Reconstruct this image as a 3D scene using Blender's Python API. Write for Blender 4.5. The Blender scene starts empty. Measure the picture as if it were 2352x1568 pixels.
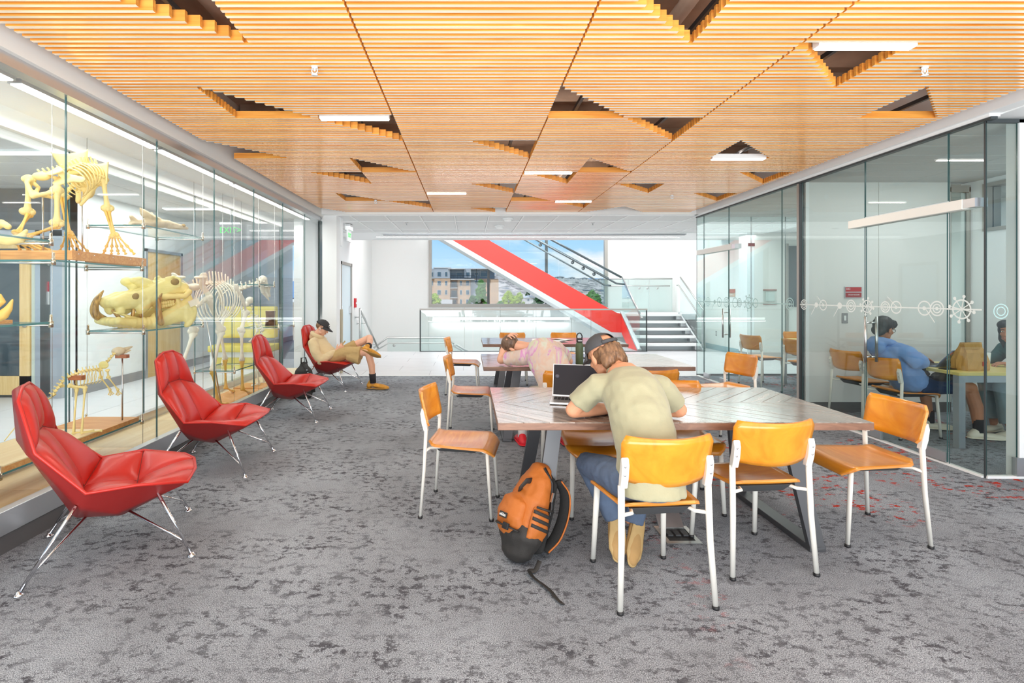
import bpy, bmesh, math, random
from mathutils import Vector, Matrix, Euler, noise
random.seed(7)
PI = math.pi
C = bpy.context.scene.collection
S = bpy.context.scene
R = math.radians

def lin(r, g=None, b=None):
    if g is None: g = b = r
    f = lambda c: (c/255/12.92 if c/255 <= .04045 else ((c/255+.055)/1.055)**2.4)
    return (f(r), f(g), f(b), 1.0)

# ------------------------------------------------------------------ camera
cam_d = bpy.data.cameras.new('camera'); cam = bpy.data.objects.new('camera', cam_d); C.objects.link(cam)
EYE = 1.42
cam.location = (0, 0, EYE); cam.rotation_euler = (R(90), 0, 0)
cam_d.sensor_width = 36; cam_d.lens = 18.0; cam_d.clip_start = .05; cam_d.clip_end = 3000
cam_d.shift_x = (1176-1076.5)/2352; cam_d.shift_y = -(784-676)/2352
S.camera = cam
S.view_settings.view_transform = 'Standard'; S.view_settings.look = 'None'
S.view_settings.gamma = 1; S.view_settings.use_curve_mapping = False
S.view_settings.exposure = 0.0
S.cycles.use_denoising = True
S.cycles.max_bounces = 9; S.cycles.transparent_max_bounces = 24; S.cycles.glossy_bounces = 4
S.cycles.diffuse_bounces = 5; S.cycles.sample_clamp_indirect = 6
S.cycles.caustics_reflective = False; S.cycles.caustics_refractive = False

# ------------------------------------------------------------------ sky
W = bpy.data.worlds.new('sky'); S.world = W; W.use_nodes = True
def build_sky():
    nt = W.node_tree; N = nt.nodes; L = nt.links; N.clear()
    out = N.new('ShaderNodeOutputWorld'); bg = N.new('ShaderNodeBackground')
    tc = N.new('ShaderNodeTexCoord'); sep = N.new('ShaderNodeSeparateXYZ'); L.new(tc.outputs['Generated'], sep.inputs[0])
    ramp = N.new('ShaderNodeValToRGB'); e = ramp.color_ramp.elements
    e[0].position = 0.0; e[0].color = lin(206, 228, 244); e[1].position = .55; e[1].color = lin(84, 144, 212)
    x = e.new(.10); x.color = lin(158, 204, 238)
    L.new(sep.outputs['Z'], ramp.inputs[0])
    mp = N.new('ShaderNodeMapping'); mp.inputs['Scale'].default_value = (5.0, 5.0, 13.0); mp.inputs['Location'].default_value = (1.35, 0, .4)
    L.new(tc.outputs['Generated'], mp.inputs[0])
    nz = N.new('ShaderNodeTexNoise'); nz.inputs['Scale'].default_value = 1.0; nz.inputs['Detail'].default_value = 7; nz.inputs['Roughness'].default_value = .55
    L.new(mp.outputs[0], nz.inputs['Vector'])
    cr = N.new('ShaderNodeValToRGB'); c = cr.color_ramp.elements
    c[0].position = .50; c[0].color = (0, 0, 0, 1); c[1].position = .66; c[1].color = (1, 1, 1, 1)
    L.new(nz.outputs['Fac'], cr.inputs[0])
    mx = N.new('ShaderNodeMix'); mx.data_type = 'RGBA'; mx.inputs['B'].default_value = lin(244, 240, 240)
    L.new(cr.outputs[0], mx.inputs['Factor']); L.new(ramp.outputs[0], mx.inputs['A'])
    L.new(mx.outputs['Result'], bg.inputs[0]); bg.inputs[1].default_value = 1.2
    L.new(bg.outputs[0], out.inputs[0])
build_sky()

def light(name, kind, loc, rot, power, size=None, color=(1, 1, 1)):
    d = bpy.data.lights.new(name, kind); o = bpy.data.objects.new(name, d); C.objects.link(o)
    o.location = loc; o.rotation_euler = rot; d.energy = power; d.color = color
    if kind == 'AREA':
        d.shape = 'RECTANGLE'; d.size, d.size_y = size
    if kind == 'SUN': d.angle = R(1.0)
    return o
light('sun', 'SUN', (0, -20, 40), (R(36), 0, R(-40)), 3.0, color=(1, .96, .9))
# added fills behind and above the camera, then the rooms' ceiling lights
light('rear_fill', 'AREA', (.7, -4.2, 1.2), (R(105), 0, 0), 500, (8.0, 2.2), (.96, .985, 1))  # added frontal fill tilted up towards the slats, no window built here
light('upward_fill', 'AREA', (.7, -1.6, .03), (R(180), 0, 0), 640, (6.4, 2.6), (1, .985, .96))   # added upward fill that brightens the slat undersides, no real source there
light('overhead_fill', 'AREA', (.7, .3, 2.79), (0, 0, 0), 70, (5.6, 2.4), (.97, .99, 1))  # added overhead fill out of view, no daylight enters here
light('lamp_case', 'AREA', (-2.95, 5.6, 2.68), (0, 0, 0), 46, (.2, 7.0), (1, .97, .9))
light('lamp_corridor', 'AREA', (-4.6, 6.0, 2.86), (0, 0, 0), 110, (1.4, 6.0))
light('stairwell_fill', 'AREA', (1.3, 14.2, 4.8), (0, 0, 0), 330, (7.0, 2.8), (1, 1, .99))  # added fill standing in for window and skylight brightness
light('lamp_lobby', 'AREA', (.6, 10.9, 2.75), (0, 0, 0), 75, (6.0, 3.0), (.98, 1, 1))
light('lamp_study_room', 'AREA', (5.0, 4.9, 2.74), (0, 0, 0), 18, (1.4, 1.4))
light('lamp_meeting_room', 'AREA', (5.4, 7.6, 2.74), (0, 0, 0), 42, (2.0, 1.6), (.97, 1, 1))
light('lamp_vestibule', 'AREA', (5.4, 10.6, 2.74), (0, 0, 0), 60, (2.0, 2.6), (.97, 1, 1))

# ------------------------------------------------------------------ materials
MATS = {}
def newmat(name):
    m = bpy.data.materials.new(name); m.use_nodes = True
    b = m.node_tree.nodes['Principled BSDF']; MATS[name] = m
    return m, m.node_tree, b
def mat(name, col, rough=.5, metal=0, coat=0, spec=.5, bump=0, bscale=60, var=0, vscale=8, emit=0, trans=0, sheen=0, stretch=None):
    m, nt, b = newmat(name); N, L = nt.nodes, nt.links
    b.inputs['Base Color'].default_value = col; b.inputs['Roughness'].default_value = rough
    b.inputs['Metallic'].default_value = metal; b.inputs['Coat Weight'].default_value = coat
    b.inputs['Coat Roughness'].default_value = .12
    b.inputs['Specular IOR Level'].default_value = spec
    if sheen: b.inputs['Sheen Weight'].default_value = sheen
    if emit:
        b.inputs['Emission Color'].default_value = col; b.inputs['Emission Strength'].default_value = emit
    if var or bump:
        tc = N.new('ShaderNodeTexCoord'); mp = N.new('ShaderNodeMapping'); L.new(tc.outputs['Object'], mp.inputs[0])
        if stretch: mp.inputs['Scale'].default_value = stretch
    if var:
        nz = N.new('ShaderNodeTexNoise'); nz.inputs['Scale'].default_value = vscale; nz.inputs['Detail'].default_value = 6
        L.new(mp.outputs[0], nz.inputs['Vector'])
        rp = N.new('ShaderNodeMapRange'); rp.inputs['From Min'].default_value = .3; rp.inputs['From Max'].default_value = .7
        rp.inputs['To Min'].default_value = 1-var; rp.inputs['To Max'].default_value = 1+var*.6
        L.new(nz.outputs['Fac'], rp.inputs['Value'])
        mu = N.new('ShaderNodeVectorMath'); mu.operation = 'SCALE'; mu.inputs[0].default_value = col[:3]
        L.new(rp.outputs[0], mu.inputs['Scale']); L.new(mu.outputs[0], b.inputs['Base Color'])
    if bump:
        nb = N.new('ShaderNodeTexNoise'); nb.inputs['Scale'].default_value = bscale; nb.inputs['Detail'].default_value = 4
        L.new(mp.outputs[0], nb.inputs['Vector'])
        bp = N.new('ShaderNodeBump'); bp.inputs['Strength'].default_value = bump; bp.inputs['Distance'].default_value = .01
        L.new(nb.outputs['Fac'], bp.inputs['Height']); L.new(bp.outputs[0], b.inputs['Normal'])
    return m
def wood(name, c0, c1, rough=.35, coat=0, scale=(3, 30, 30), dist=2.0, det=8, lo=.32, hi=.68):
    m, nt, b = newmat(name); N, L = nt.nodes, nt.links
    tc = N.new('ShaderNodeTexCoord'); mp = N.new('ShaderNodeMapping'); mp.inputs['Scale'].default_value = scale
    oi = N.new('ShaderNodeObjectInfo'); ad = N.new('ShaderNodeVectorMath'); ad.operation = 'ADD'
    sc = N.new('ShaderNodeVectorMath'); sc.operation = 'SCALE'; sc.inputs['Scale'].default_value = 17.0
    cb = N.new('ShaderNodeCombineXYZ')
    for i in range(3): L.new(oi.outputs['Random'], cb.inputs[i])
    L.new(cb.outputs[0], sc.inputs[0]); L.new(tc.outputs['Object'], mp.inputs[0])
    L.new(mp.outputs[0], ad.inputs[0]); L.new(sc.outputs[0], ad.inputs[1])
    nz = N.new('ShaderNodeTexNoise'); nz.inputs['Scale'].default_value = 1; nz.inputs['Detail'].default_value = det
    nz.inputs['Distortion'].default_value = dist; nz.inputs['Roughness'].default_value = .6
    L.new(ad.outputs[0], nz.inputs['Vector'])
    rp = N.new('ShaderNodeValToRGB'); e = rp.color_ramp.elements
    e[0].position = lo; e[0].color = c0; e[1].position = hi; e[1].color = c1
    L.new(nz.outputs['Fac'], rp.inputs[0])
    hs = N.new('ShaderNodeHueSaturation'); mr = N.new('ShaderNodeMapRange')
    mr.inputs['To Min'].default_value = .86; mr.inputs['To Max'].default_value = 1.12
    L.new(oi.outputs['Random'], mr.inputs['Value']); L.new(mr.outputs[0], hs.inputs['Value'])
    L.new(rp.outputs[0], hs.inputs['Color']); L.new(hs.outputs[0], b.inputs['Base Color'])
    b.inputs['Roughness'].default_value = rough; b.inputs['Coat Weight'].default_value = coat; b.inputs['Coat Roughness'].default_value = .14
    return m
def glass(name, tint, refl=1.0, rough=0.0):
    m = bpy.data.materials.new(name); m.use_nodes = True; nt = m.node_tree; N, L = nt.nodes, nt.links; N.clear()
    o = N.new('ShaderNodeOutputMaterial'); t = N.new('ShaderNodeBsdfTransparent'); t.inputs[0].default_value = tint
    g = N.new('ShaderNodeBsdfGlossy'); g.inputs['Roughness'].default_value = rough; g.inputs[0].default_value = (1, 1, 1, 1)
    f = N.new('ShaderNodeLayerWeight'); f.inputs['Blend'].default_value = .5
    pw = N.new('ShaderNodeMath'); pw.operation = 'POWER'; pw.inputs[1].default_value = 5.0; L.new(f.outputs['Facing'], pw.inputs[0])
    mm = N.new('ShaderNodeMath'); mm.operation = 'MULTIPLY_ADD'; mm.inputs[1].default_value = .9*refl; mm.inputs[2].default_value = .035*refl
    x = N.new('ShaderNodeMixShader'); L.new(pw.outputs[0], mm.inputs[0]); L.new(mm.outputs[0], x.inputs[0])
    L.new(t.outputs[0], x.inputs[1]); L.new(g.outputs[0], x.inputs[2]); L.new(x.outputs[0], o.inputs[0])
    MATS[name] = m; return m
def emis(name, col, strength):
    m = bpy.data.materials.new(name); m.use_nodes = True; nt = m.node_tree; nt.nodes.clear()
    o = nt.nodes.new('ShaderNodeOutputMaterial'); e = nt.nodes.new('ShaderNodeEmission')
    e.inputs[0].default_value = col; e.inputs[1].default_value = strength; nt.links.new(e.outputs[0], o.inputs[0])
    MATS[name] = m; return m

white = mat('white_paint', lin(238, 240, 240), .6)
wallw = mat('wall_white', lin(236, 239, 240), .7)
wallg = mat('wall_grey', lin(226, 225, 222), .65)
stairw = mat('stair_wall_white', lin(240, 240, 238), .6)
soff = mat('soffit_paint', lin(232, 232, 228), .6)
baseg = mat('rubber_base_grey', lin(150, 150, 152), .5)
based = mat('rubber_base_dark', lin(92, 90, 90), .5)
alum = mat('aluminium', lin(205, 207, 210), .32, .85)
steel = mat('brushed_steel', lin(205, 206, 204), .28, 1)
chrome = mat('chrome', lin(225, 225, 228), .08, 1)
dkframe = mat('dark_frame', lin(58, 64, 66), .45)
bronze = mat('window_frame_grey', lin(168, 164, 158), .45, .3)
gedge = mat('glass_edge_green', lin(64, 98, 98), .2)
gedgel = mat('glass_edge_light', lin(120, 176, 176), .2)
pane = glass('clear_glass', (.97, .985, .98, 1), .55)
paneg = glass('green_glass', (.925, .968, .96, 1), .8)
panes = glass('study_glass', (.86, .90, .89, 1), .8)
guardg = glass('guard_glass', (.93, .972, .968, 1), .7)
tintw = glass('window_glass', (.97, .99, 1, 1), .35)
lampm = emis('lamp_diffuser', (1, .93, .86, 1), 9.0)
lampw = emis('lamp_white', (1, .99, .96, 1), 5.0)
plenum = mat('plenum_deck', lin(172, 150, 132), .8, var=.3, vscale=3)
darkm = mat('black_metal', lin(44, 45, 48), .45, .3)
blackp = mat('black_plastic', lin(32, 32, 34), .45)

def carpet_mat():
    m, nt, b = newmat('carpet'); N, L = nt.nodes, nt.links
    tc = N.new('ShaderNodeTexCoord')
    def nz(scale, det, st, rough=.6, loc=(0, 0, 0)):
        mp = N.new('ShaderNodeMapping'); mp.inputs['Scale'].default_value = st; mp.inputs['Location'].default_value = loc
        L.new(tc.outputs['Object'], mp.inputs[0])
        n = N.new('ShaderNodeTexNoise'); n.inputs['Scale'].default_value = scale; n.inputs['Detail'].default_value = det
        n.inputs['Roughness'].default_value = rough; L.new(mp.outputs[0], n.inputs['Vector']); return n.outputs['Fac']
    def ramp(src, a, b_, ca=(0, 0, 0, 1), cb=(1, 1, 1, 1)):
        r = N.new('ShaderNodeValToRGB'); r.color_ramp.elements[0].position = a; r.color_ramp.elements[0].color = ca
        r.color_ramp.elements[1].position = b_; r.color_ramp.elements[1].color = cb; L.new(src, r.inputs[0]); return r.outputs[0]
    def mix(f, a, b_):
        x = N.new('ShaderNodeMix'); x.data_type = 'RGBA'
        L.new(f, x.inputs['Factor'])
        for k, v in (('A', a), ('B', b_)):
            if isinstance(v, tuple): x.inputs[k].default_value = v
            else: L.new(v, x.inputs[k])
        return x.outputs['Result']
    base = ramp(nz(230, 3, (1, 1, 1), .8), .37, .63, lin(68, 73, 80), lin(206, 213, 222))
    big = ramp(nz(1.3, 3, (1, .7, 1)), .35, .65, lin(210, 208, 208), lin(255, 255, 255))
    x = N.new('ShaderNodeMix'); x.data_type = 'RGBA'; x.blend_type = 'MULTIPLY'; x.inputs['Factor'].default_value = .8
    L.new(base, x.inputs['A']); L.new(big, x.inputs['B'])
    dark = ramp(nz(16, 6, (.9, 1.25, 1), .8), .51, .565)
    dmask = ramp(nz(2.4, 3, (.8, 1.2, 1), .6, (3, 1, 0)), .34, .58)
    mm = N.new('ShaderNodeMath'); mm.operation = 'MULTIPLY'; L.new(dark, mm.inputs[0]); L.new(dmask, mm.inputs[1])
    dcol = ramp(nz(260, 2, (1, 1, 1), .7), .3, .7, lin(44, 45, 50), lin(104, 105, 112))
    c1 = mix(mm.outputs[0], x.outputs['Result'], dcol)
    red = ramp(nz(9, 6, (1, 1.6, 1), 75/100, (9, 4, 0)), .565, .585)
    rmask = ramp(nz(.75, 2, (1, 1, 1), .5, (5.3, 2.2, 0)), .49, .53)
    sx = N.new('ShaderNodeSeparateXYZ'); L.new(tc.outputs['Object'], sx.inputs[0])
    gx = N.new('ShaderNodeMapRange'); gx.inputs['From Min'].default_value = .9; gx.inputs['From Max'].default_value = 1.6; L.new(sx.outputs['X'], gx.inputs['Value'])
    m2 = N.new('ShaderNodeMath'); m2.operation = 'MULTIPLY'; L.new(red, m2.inputs[0]); L.new(rmask, m2.inputs[1])
    m3 = N.new('ShaderNodeMath'); m3.operation = 'MULTIPLY'; L.new(m2.outputs[0], m3.inputs[0]); L.new(gx.outputs[0], m3.inputs[1])
    c2 = mix(m3.outputs[0], c1, lin(178, 52, 36))
    L.new(c2, b.inputs['Base Color']); b.inputs['Roughness'].default_value = .95; b.inputs['Specular IOR Level'].default_value = .1
    bp = N.new('ShaderNodeBump'); bp.inputs['Strength'].default_value = .6; bp.inputs['Distance'].default_value = .006
    L.new(nz(260, 2, (1, 1, 1), .7), bp.inputs['Height']); L.new(bp.outputs[0], b.inputs['Normal'])
    return m
carpet = carpet_mat()

def smooth(pts, n=6):      # Catmull-Rom through the points
    P_ = [Vector(p) for p in pts]; P_ = [P_[0]*2-P_[1]]+P_+[P_[-1]*2-P_[-2]]; out = []
    for i in range(1, len(P_)-2):
        a, b, c, d = P_[i-1:i+3]
        for k in range(n):
            t = k/n; out.append(.5*((2*b)+(c-a)*t+(2*a-5*b+4*c-d)*t*t+(3*b-3*c+d-a)*t**3))
    return out+[P_[-2]]
# ------------------------------------------------------------------ mesh helpers
class MB:
    def __init__(s): s.v = []; s.f = []; s.mi = []; s.sm = []
    def add(s, vs, fs, mi=0, smooth=False):
        o = len(s.v); s.v += [tuple(v) for v in vs]
        for f in fs:
            s.f.append(tuple(i+o for i in f)); s.mi.append(mi); s.sm.append(smooth)
        return s
    def box(s, x0, x1, y0, y1, z0, z1, mi=0, M=None):
        vs = [Vector((x, y, z)) for z in (z0, z1) for y in (y0, y1) for x in (x0, x1)]
        if M: vs = [M @ v for v in vs]
        return s.add(vs, [(0, 2, 3, 1), (4, 5, 7, 6), (0, 1, 5, 4), (2, 6, 7, 3), (0, 4, 6, 2), (1, 3, 7, 5)], mi)
    def bar(s, p, q, w, h, mi=0, up=(0, 0, 1)):   # rectangular bar from p to q, w across, h along up
        p, q = Vector(p), Vector(q); d = (q-p); n = d.length; d = d/n
        u = Vector(up); a = d.cross(u)
        if a.length < 1e-4: a = d.cross(Vector((1, 0, 0)))
        a.normalize(); b = a.cross(d)
        M = Matrix((a, d, b)).transposed().to_4x4(); M.translation = p
        return s.box(-w/2, w/2, 0, n, -h/2, h/2, mi, M)
    def tube(s, path, r, n=8, mi=0, caps=True, flat=1.0, smooth=True, up=None, round_=False):
        P = [Vector(p) for p in path]; k = len(P)
        rr = list(r) if hasattr(r, '__len__') else [r]*k
        if round_:
            d0 = (P[0]-P[1]).normalized(); d1 = (P[-1]-P[-2]).normalized()
            P2 = []; R2 = []
            for a in (80, 55, 28): P2.append(P[0]+d0*rr[0]*math.sin(R(a))); R2.append(rr[0]*math.cos(R(a)))
            P2 += P; R2 += rr
            for a in (28, 55, 80): P2.append(P[-1]+d1*rr[-1]*math.sin(R(a))); R2.append(rr[-1]*math.cos(R(a)))
            P, rr = P2, R2; k = len(P)
        T = []
        for i in range(k):
            t = P[min(i+1, k-1)]-P[max(i-1, 0)]
            T.append(t.normalized() if t.length > 1e-9 else Vector((0, 0, 1)))
        u = Vector(up) if up else (Vector((0, 0, 1)) if abs(T[0].z) < .9 else Vector((1, 0, 0)))
        a = (u - T[0]*u.dot(T[0])).normalized(); vs = []
        for i in range(k):
            a = (a - T[i]*a.dot(T[i])).normalized(); b = T[i].cross(a)
            for j in range(n):
                th = 2*PI*j/n
                vs.append(P[i] + (a*math.cos(th)*flat + b*math.sin(th))*rr[i])
        fs = []
        for i in range(k-1):
            for j in range(n):
                j2 = (j+1) % n
                fs.append((i*n+j, i*n+j2, (i+1)*n+j2, (i+1)*n+j))
        if caps:
            fs.append(tuple(reversed(range(n)))); fs.append(tuple((k-1)*n+j for j in range(n)))
        return s.add(vs, fs, mi, smooth)
    def ell(s, c, r, rot=(0, 0, 0), nu=14, nv=9, mi=0, smooth=True):
        if not hasattr(r, '__len__'): r = (r, r, r)
        M = Euler(rot).to_matrix(); c = Vector(c); vs = [c + M @ Vector((0, 0, -r[2]))]
        for i in range(1, nv):
            ph = -PI/2 + PI*i/nv
            for j in range(nu):
                th = 2*PI*j/nu
                vs.append(c + M @ Vector((r[0]*math.cos(ph)*math.cos(th), r[1]*math.cos(ph)*math.sin(th), r[2]*math.sin(ph))))
        vs.append(c + M @ Vector((0, 0, r[2]))); fs = []; last = len(vs)-1
        for j in range(nu):
            j2 = (j+1) % nu
            fs.append((0, 1+j2, 1+j)); fs.append((last, last-nu+j, last-nu+j2))
            for i in range(nv-2): fs.append((1+i*nu+j, 1+i*nu+j2, 1+(i+1)*nu+j2, 1+(i+1)*nu+j))
        return s.add(vs, fs, mi, smooth)
    def lathe(s, prof, c=(0, 0, 0), n=20, mi=0, smooth=True):
        vs = []; k = len(prof)
        for r, z in prof:
            for j in range(n):
                th = 2*PI*j/n; vs.append((c[0]+r*math.cos(th), c[1]+r*math.sin(th), c[2]+z))
        fs = [(i*n+j, i*n+(j+1) % n, (i+1)*n+(j+1) % n, (i+1)*n+j) for i in range(k-1) for j in range(n)]
        fs.append(tuple(reversed(range(n)))); fs.append(tuple((k-1)*n+j for j in range(n)))
        return s.add(vs, fs, mi, smooth)
    def prism(s, poly, d0, d1, plane='xy', mi=0):   # extrude a 2-D polygon between d0 and d1 along the missing axis
        def P(a, b, d):
            return {'xy': (a, b, d), 'xz': (a, d, b), 'yz': (d, a, b)}[plane]
        n = len(poly); vs = [P(a, b, d0) for a, b in poly]+[P(a, b, d1) for a, b in poly]
        fs = [tuple(reversed(range(n))), tuple(range(n, 2*n))]+[(i, (i+1) % n, n+(i+1) % n, n+i) for i in range(n)]
        return s.add(vs, fs, mi)
    def sheet(s, fn, nu, nv, th, mi=0, mi_edge=None, nrm=None):   # thick curved sheet fn(u,v)->point, thickness along its normal
        top = [[Vector(fn(i/nu, j/nv)) for j in range(nv+1)] for i in range(nu+1)]
        def N_(i, j):
            a = top[min(i+1, nu)][j]-top[max(i-1, 0)][j]; b = top[i][min(j+1, nv)]-top[i][max(j-1, 0)]
            c = a.cross(b); return c.normalized() if c.length > 1e-9 else Vector((0, 0, 1))
        vs = [top[i][j] for i in range(nu+1) for j in range(nv+1)]
        vs += [top[i][j]-N_(i, j)*th for i in range(nu+1) for j in range(nv+1)]
        K = (nu+1)*(nv+1); id_ = lambda i, j: i*(nv+1)+j
        fs = []
        for i in range(nu):
            for j in range(nv):
                q = (id_(i, j), id_(i+1, j), id_(i+1, j+1), id_(i, j+1)); fs.append(q); fs.append(tuple(K+x for x in reversed(q)))
        ed = []
        for i in range(nu):
            ed.append((id_(i+1, 0), id_(i, 0), K+id_(i, 0), K+id_(i+1, 0))); ed.append((id_(i, nv), id_(i+1, nv), K+id_(i+1, nv), K+id_(i, nv)))
        for j in range(nv):
            ed.append((id_(0, j), id_(0, j+1), K+id_(0, j+1), K+id_(0, j))); ed.append((id_(nu, j+1), id_(nu, j), K+id_(nu, j), K+id_(nu, j+1)))
        o = len(s.v); s.v += [tuple(v) for v in vs]
        for f in fs: s.f.append(tuple(i+o for i in f)); s.mi.append(mi); s.sm.append(True)
        for f in ed: s.f.append(tuple(i+o for i in f)); s.mi.append(mi if mi_edge is None else mi_edge); s.sm.append(False)
        return s
    def mesh(s, name, mats=()):
        me = bpy.data.meshes.new(name); me.from_pydata(s.v, [], s.f)
        for m in (mats if isinstance(mats, (list, tuple)) else [mats]): me.materials.append(m)
        me.polygons.foreach_set('material_index', s.mi); me.polygons.foreach_set('use_smooth', s.sm); me.update()
        return me
    def build(s, name, mats, parent=None, loc=None, bevel=0, seg=2, rotz=0, subd=0):
        me = s.mesh(name, mats)
        if bevel or subd:
            bm = bmesh.new(); bm.from_mesh(me); bmesh.ops.remove_doubles(bm, verts=bm.verts, dist=1e-6)
            if bevel:
                es = [e for e in bm.edges if len(e.link_faces) == 2 and e.calc_face_angle(0) > .5]
                bmesh.ops.bevel(bm, geom=es, offset=bevel, segments=seg, profile=.6, affect='EDGES', clamp_overlap=True)
            bm.to_mesh(me); bm.free()
        o = bpy.data.objects.new(name, me); C.objects.link(o)
        if loc: o.location = loc
        if rotz: o.rotation_euler.z = rotz
        if parent: o.parent = parent
        return o
def link(name, me, parent=None, loc=(0, 0, 0), rot=(0, 0, 0), scale=None):
    o = bpy.data.objects.new(name, me); C.objects.link(o); o.location = loc; o.rotation_euler = rot
    if scale: o.scale = scale
    if parent: o.parent = parent
    return o
def remesh(mb, name, mats, vox=.008, smooth=4, parent=None, fac=.5, dec=0, disp=0, dscale=8, shade=True):
    me = mb.mesh(name, mats); o = bpy.data.objects.new(name, me); C.objects.link(o)
    m = o.modifiers.new('r', 'REMESH'); m.mode = 'VOXEL'; m.voxel_size = vox; m.use_smooth_shade = True
    if smooth:
        q = o.modifiers.new('s', 'SMOOTH'); q.factor = fac; q.iterations = smooth
    if dec:
        q = o.modifiers.new('d', 'DECIMATE'); q.ratio = dec
    dg = bpy.context.evaluated_depsgraph_get(); ev = o.evaluated_get(dg)
    nm = bpy.data.meshes.new_from_object(ev); o.modifiers.clear(); o.data = nm; bpy.data.meshes.remove(me)
    if disp:
        ns = [v.normal.copy() for v in nm.vertices]
        for v, n_ in zip(nm.vertices, ns):
            p = v.co*dscale
            v.co += n_*disp*(noise.noise(p)+.5*noise.noise(p*2.3+Vector((3, 1, 7))))
        nm.update()
    nm.name = name
    if not nm.materials:
        for mm in (mats if isinstance(mats, (list, tuple)) else [mats]): nm.materials.append(mm)
    nm.polygons.foreach_set('use_smooth', [shade]*len(nm.polygons))
    if parent: o.parent = parent
    return o
def tag(o, label=None, cat=None, group=None, kind=None):
    if label: o['label'] = label
    if cat: o['category'] = cat
    if group: o['group'] = group
    if kind: o['kind'] = kind
    return o
def thing(name, label, cat, loc=(0, 0, 0), rotz=0, group=None):
    o = bpy.data.objects.new(name, None); C.objects.link(o); o.location = loc; o.rotation_euler = (0, 0, rotz)
    o.empty_display_size = .1
    return tag(o, label, cat, group)
def struct(o): o['kind'] = 'structure'; return o
def sempty(name, loc=(0, 0, 0)):
    o = bpy.data.objects.new(name, None); C.objects.link(o); o.location = loc; o['kind'] = 'structure'; return o
def copy_tree(o, parent=None, label=None, loc=None, rotz=None, group=None):
    c = o.copy(); C.objects.link(c)
    if parent: c.parent = parent
    if label: c['label'] = label
    if loc is not None: c.location = loc
    if rotz is not None: c.rotation_euler = (0, 0, rotz)
    if group: c['group'] = group
    for ch in list(o.children): copy_tree(ch, c)
    return c
def text(name, body, size, loc, rot, m, parent=None, depth=.001, align='CENTER', font_scale=1.0):
    cu = bpy.data.curves.new(name, 'FONT'); cu.body = body; cu.size = size; cu.extrude = depth; cu.align_x = align; cu.align_y = 'CENTER'
    cu.materials.append(m); cu.resolution_u = 3; cu.space_character = font_scale
    o = bpy.data.objects.new(name, cu); C.objects.link(o); o.location = loc; o.rotation_euler = rot
    dg = bpy.context.evaluated_depsgraph_get(); me = bpy.data.meshes.new_from_object(o.evaluated_get(dg))
    C.objects.unlink(o); bpy.data.objects.remove(o)
    return link(name, me, parent, loc, rot)
# ================================================================== setting
tilew = mat('lobby_tile', lin(214, 214, 216), .32, var=.07, vscale=5, stretch=(.4, 3, 1))
corrf = mat('corridor_floor', lin(214, 216, 219), .4)
ctile = mat('ceiling_tile', lin(222, 224, 224), .8, bump=.15, bscale=150)
ctileg = mat('ceiling_strip', lin(196, 198, 198), .8)
deckw = wood('deck_wood', lin(232, 204, 152), lin(246, 226, 184), .35, scale=(14, .8, 10), dist=1.0)
maple = wood('maple_door', lin(226, 186, 122), lin(242, 210, 150), .4, scale=(14, 14, .9))
slat_side = wood('slat_side', lin(214, 132, 50), lin(238, 170, 80), .42, scale=(1.2, 24, 24), dist=1.2)
slat_lit_bottom = wood('slat_lit_bottom', lin(252, 230, 196), lin(255, 244, 222), .22, coat=1.0, scale=(1.2, 24, 24), dist=.8)  # near-white tone paints brightness onto the slat undersides

f = MB().box(-2.58, 7.7, -3.2, 8.95, -.06, 0).build('floor', carpet); struct(f)
# lobby floor of large pale tiles
lob = sempty('floor_lobby')
MB().box(-3.1, 7.7, 8.95, 12.78, -.08, -.006).build('screed', baseg, lob)
MB().box(4.2, 7.7, 12.78, 15.9, -.08, -.006).build('screed', tilew, lob)
MB().box(-2.6, 4.0, 8.93, 8.975, -.004, .004).build('transition_strip', white, lob)
for j in range(7):
    y0 = 8.975+j*.6
    for i in range(10):
        x0 = -3.1+i*1.2-(j % 2)*.6
        xa, xb = max(x0, -3.1), min(x0+1.2, 7.7); yb = min(y0+.6, 12.76)
        if xb-xa > .05 and yb > y0: MB().box(xa+.003, xb-.003, y0+.003, yb-.003, -.006, 0).build('tile', tilew, lob, bevel=.001, seg=1)
# corridor floor behind the display case
cf = sempty('floor_corridor'); MB().box(-12, -3.2, 0, 16, -.08, -.005).build('screed', baseg, cf)
for j in range(18):
    for i in range(4):
        MB().box(-8.08+i*1.2, -6.886+i*1.2, .5+j*.6, 1.096+j*.6, -.006, 0).build('tile', corrf, cf)

# ------------------------------------------------------------------ wood slat ceiling
XS = [-2.46, -.605, .635, 1.885, 3.83]
gx = lambda k: .01+.626*k
HOLES = []
def H(*p): HOLES.append([(gx(a), 2.90+.6095*b) for a, b in p])
H((-3, -1), (-2, -1), (-2, 0)); H((-3, 1), (-3, 2), (-2, 2)); H((-2, 2), (-1, 2), (-1, 3)); H((-3.95, 3), (-3.95, 4), (-3, 4))
H((-2, 4), (-2, 5), (-1, 5)); H((-3, 5), (-2, 5), (-2, 6)); H((-3, 7), (-3, 8), (-2, 8)); H((-2, 8), (-1, 8), (-1, 9)); H((-3.95, 9), (-3.95, 10), (-3.2, 10))
H((0, 3), (1, 3), (1, 4)); H((0, 6), (1, 6), (1, 7)); H((0, 9), (1, 9), (1, 10))
H((1, -1), (2, -1), (2, 0)); H((1, 1), (1, 2), (2, 2)); H((2, 2), (3, 2), (3, 3)); H((2, 4), (2, 5), (3, 5)); H((1, 5), (2, 5), (2, 6)); H((1, 7), (1, 8), (2, 8)); H((2, 8), (3, 8), (3, 9))
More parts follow.
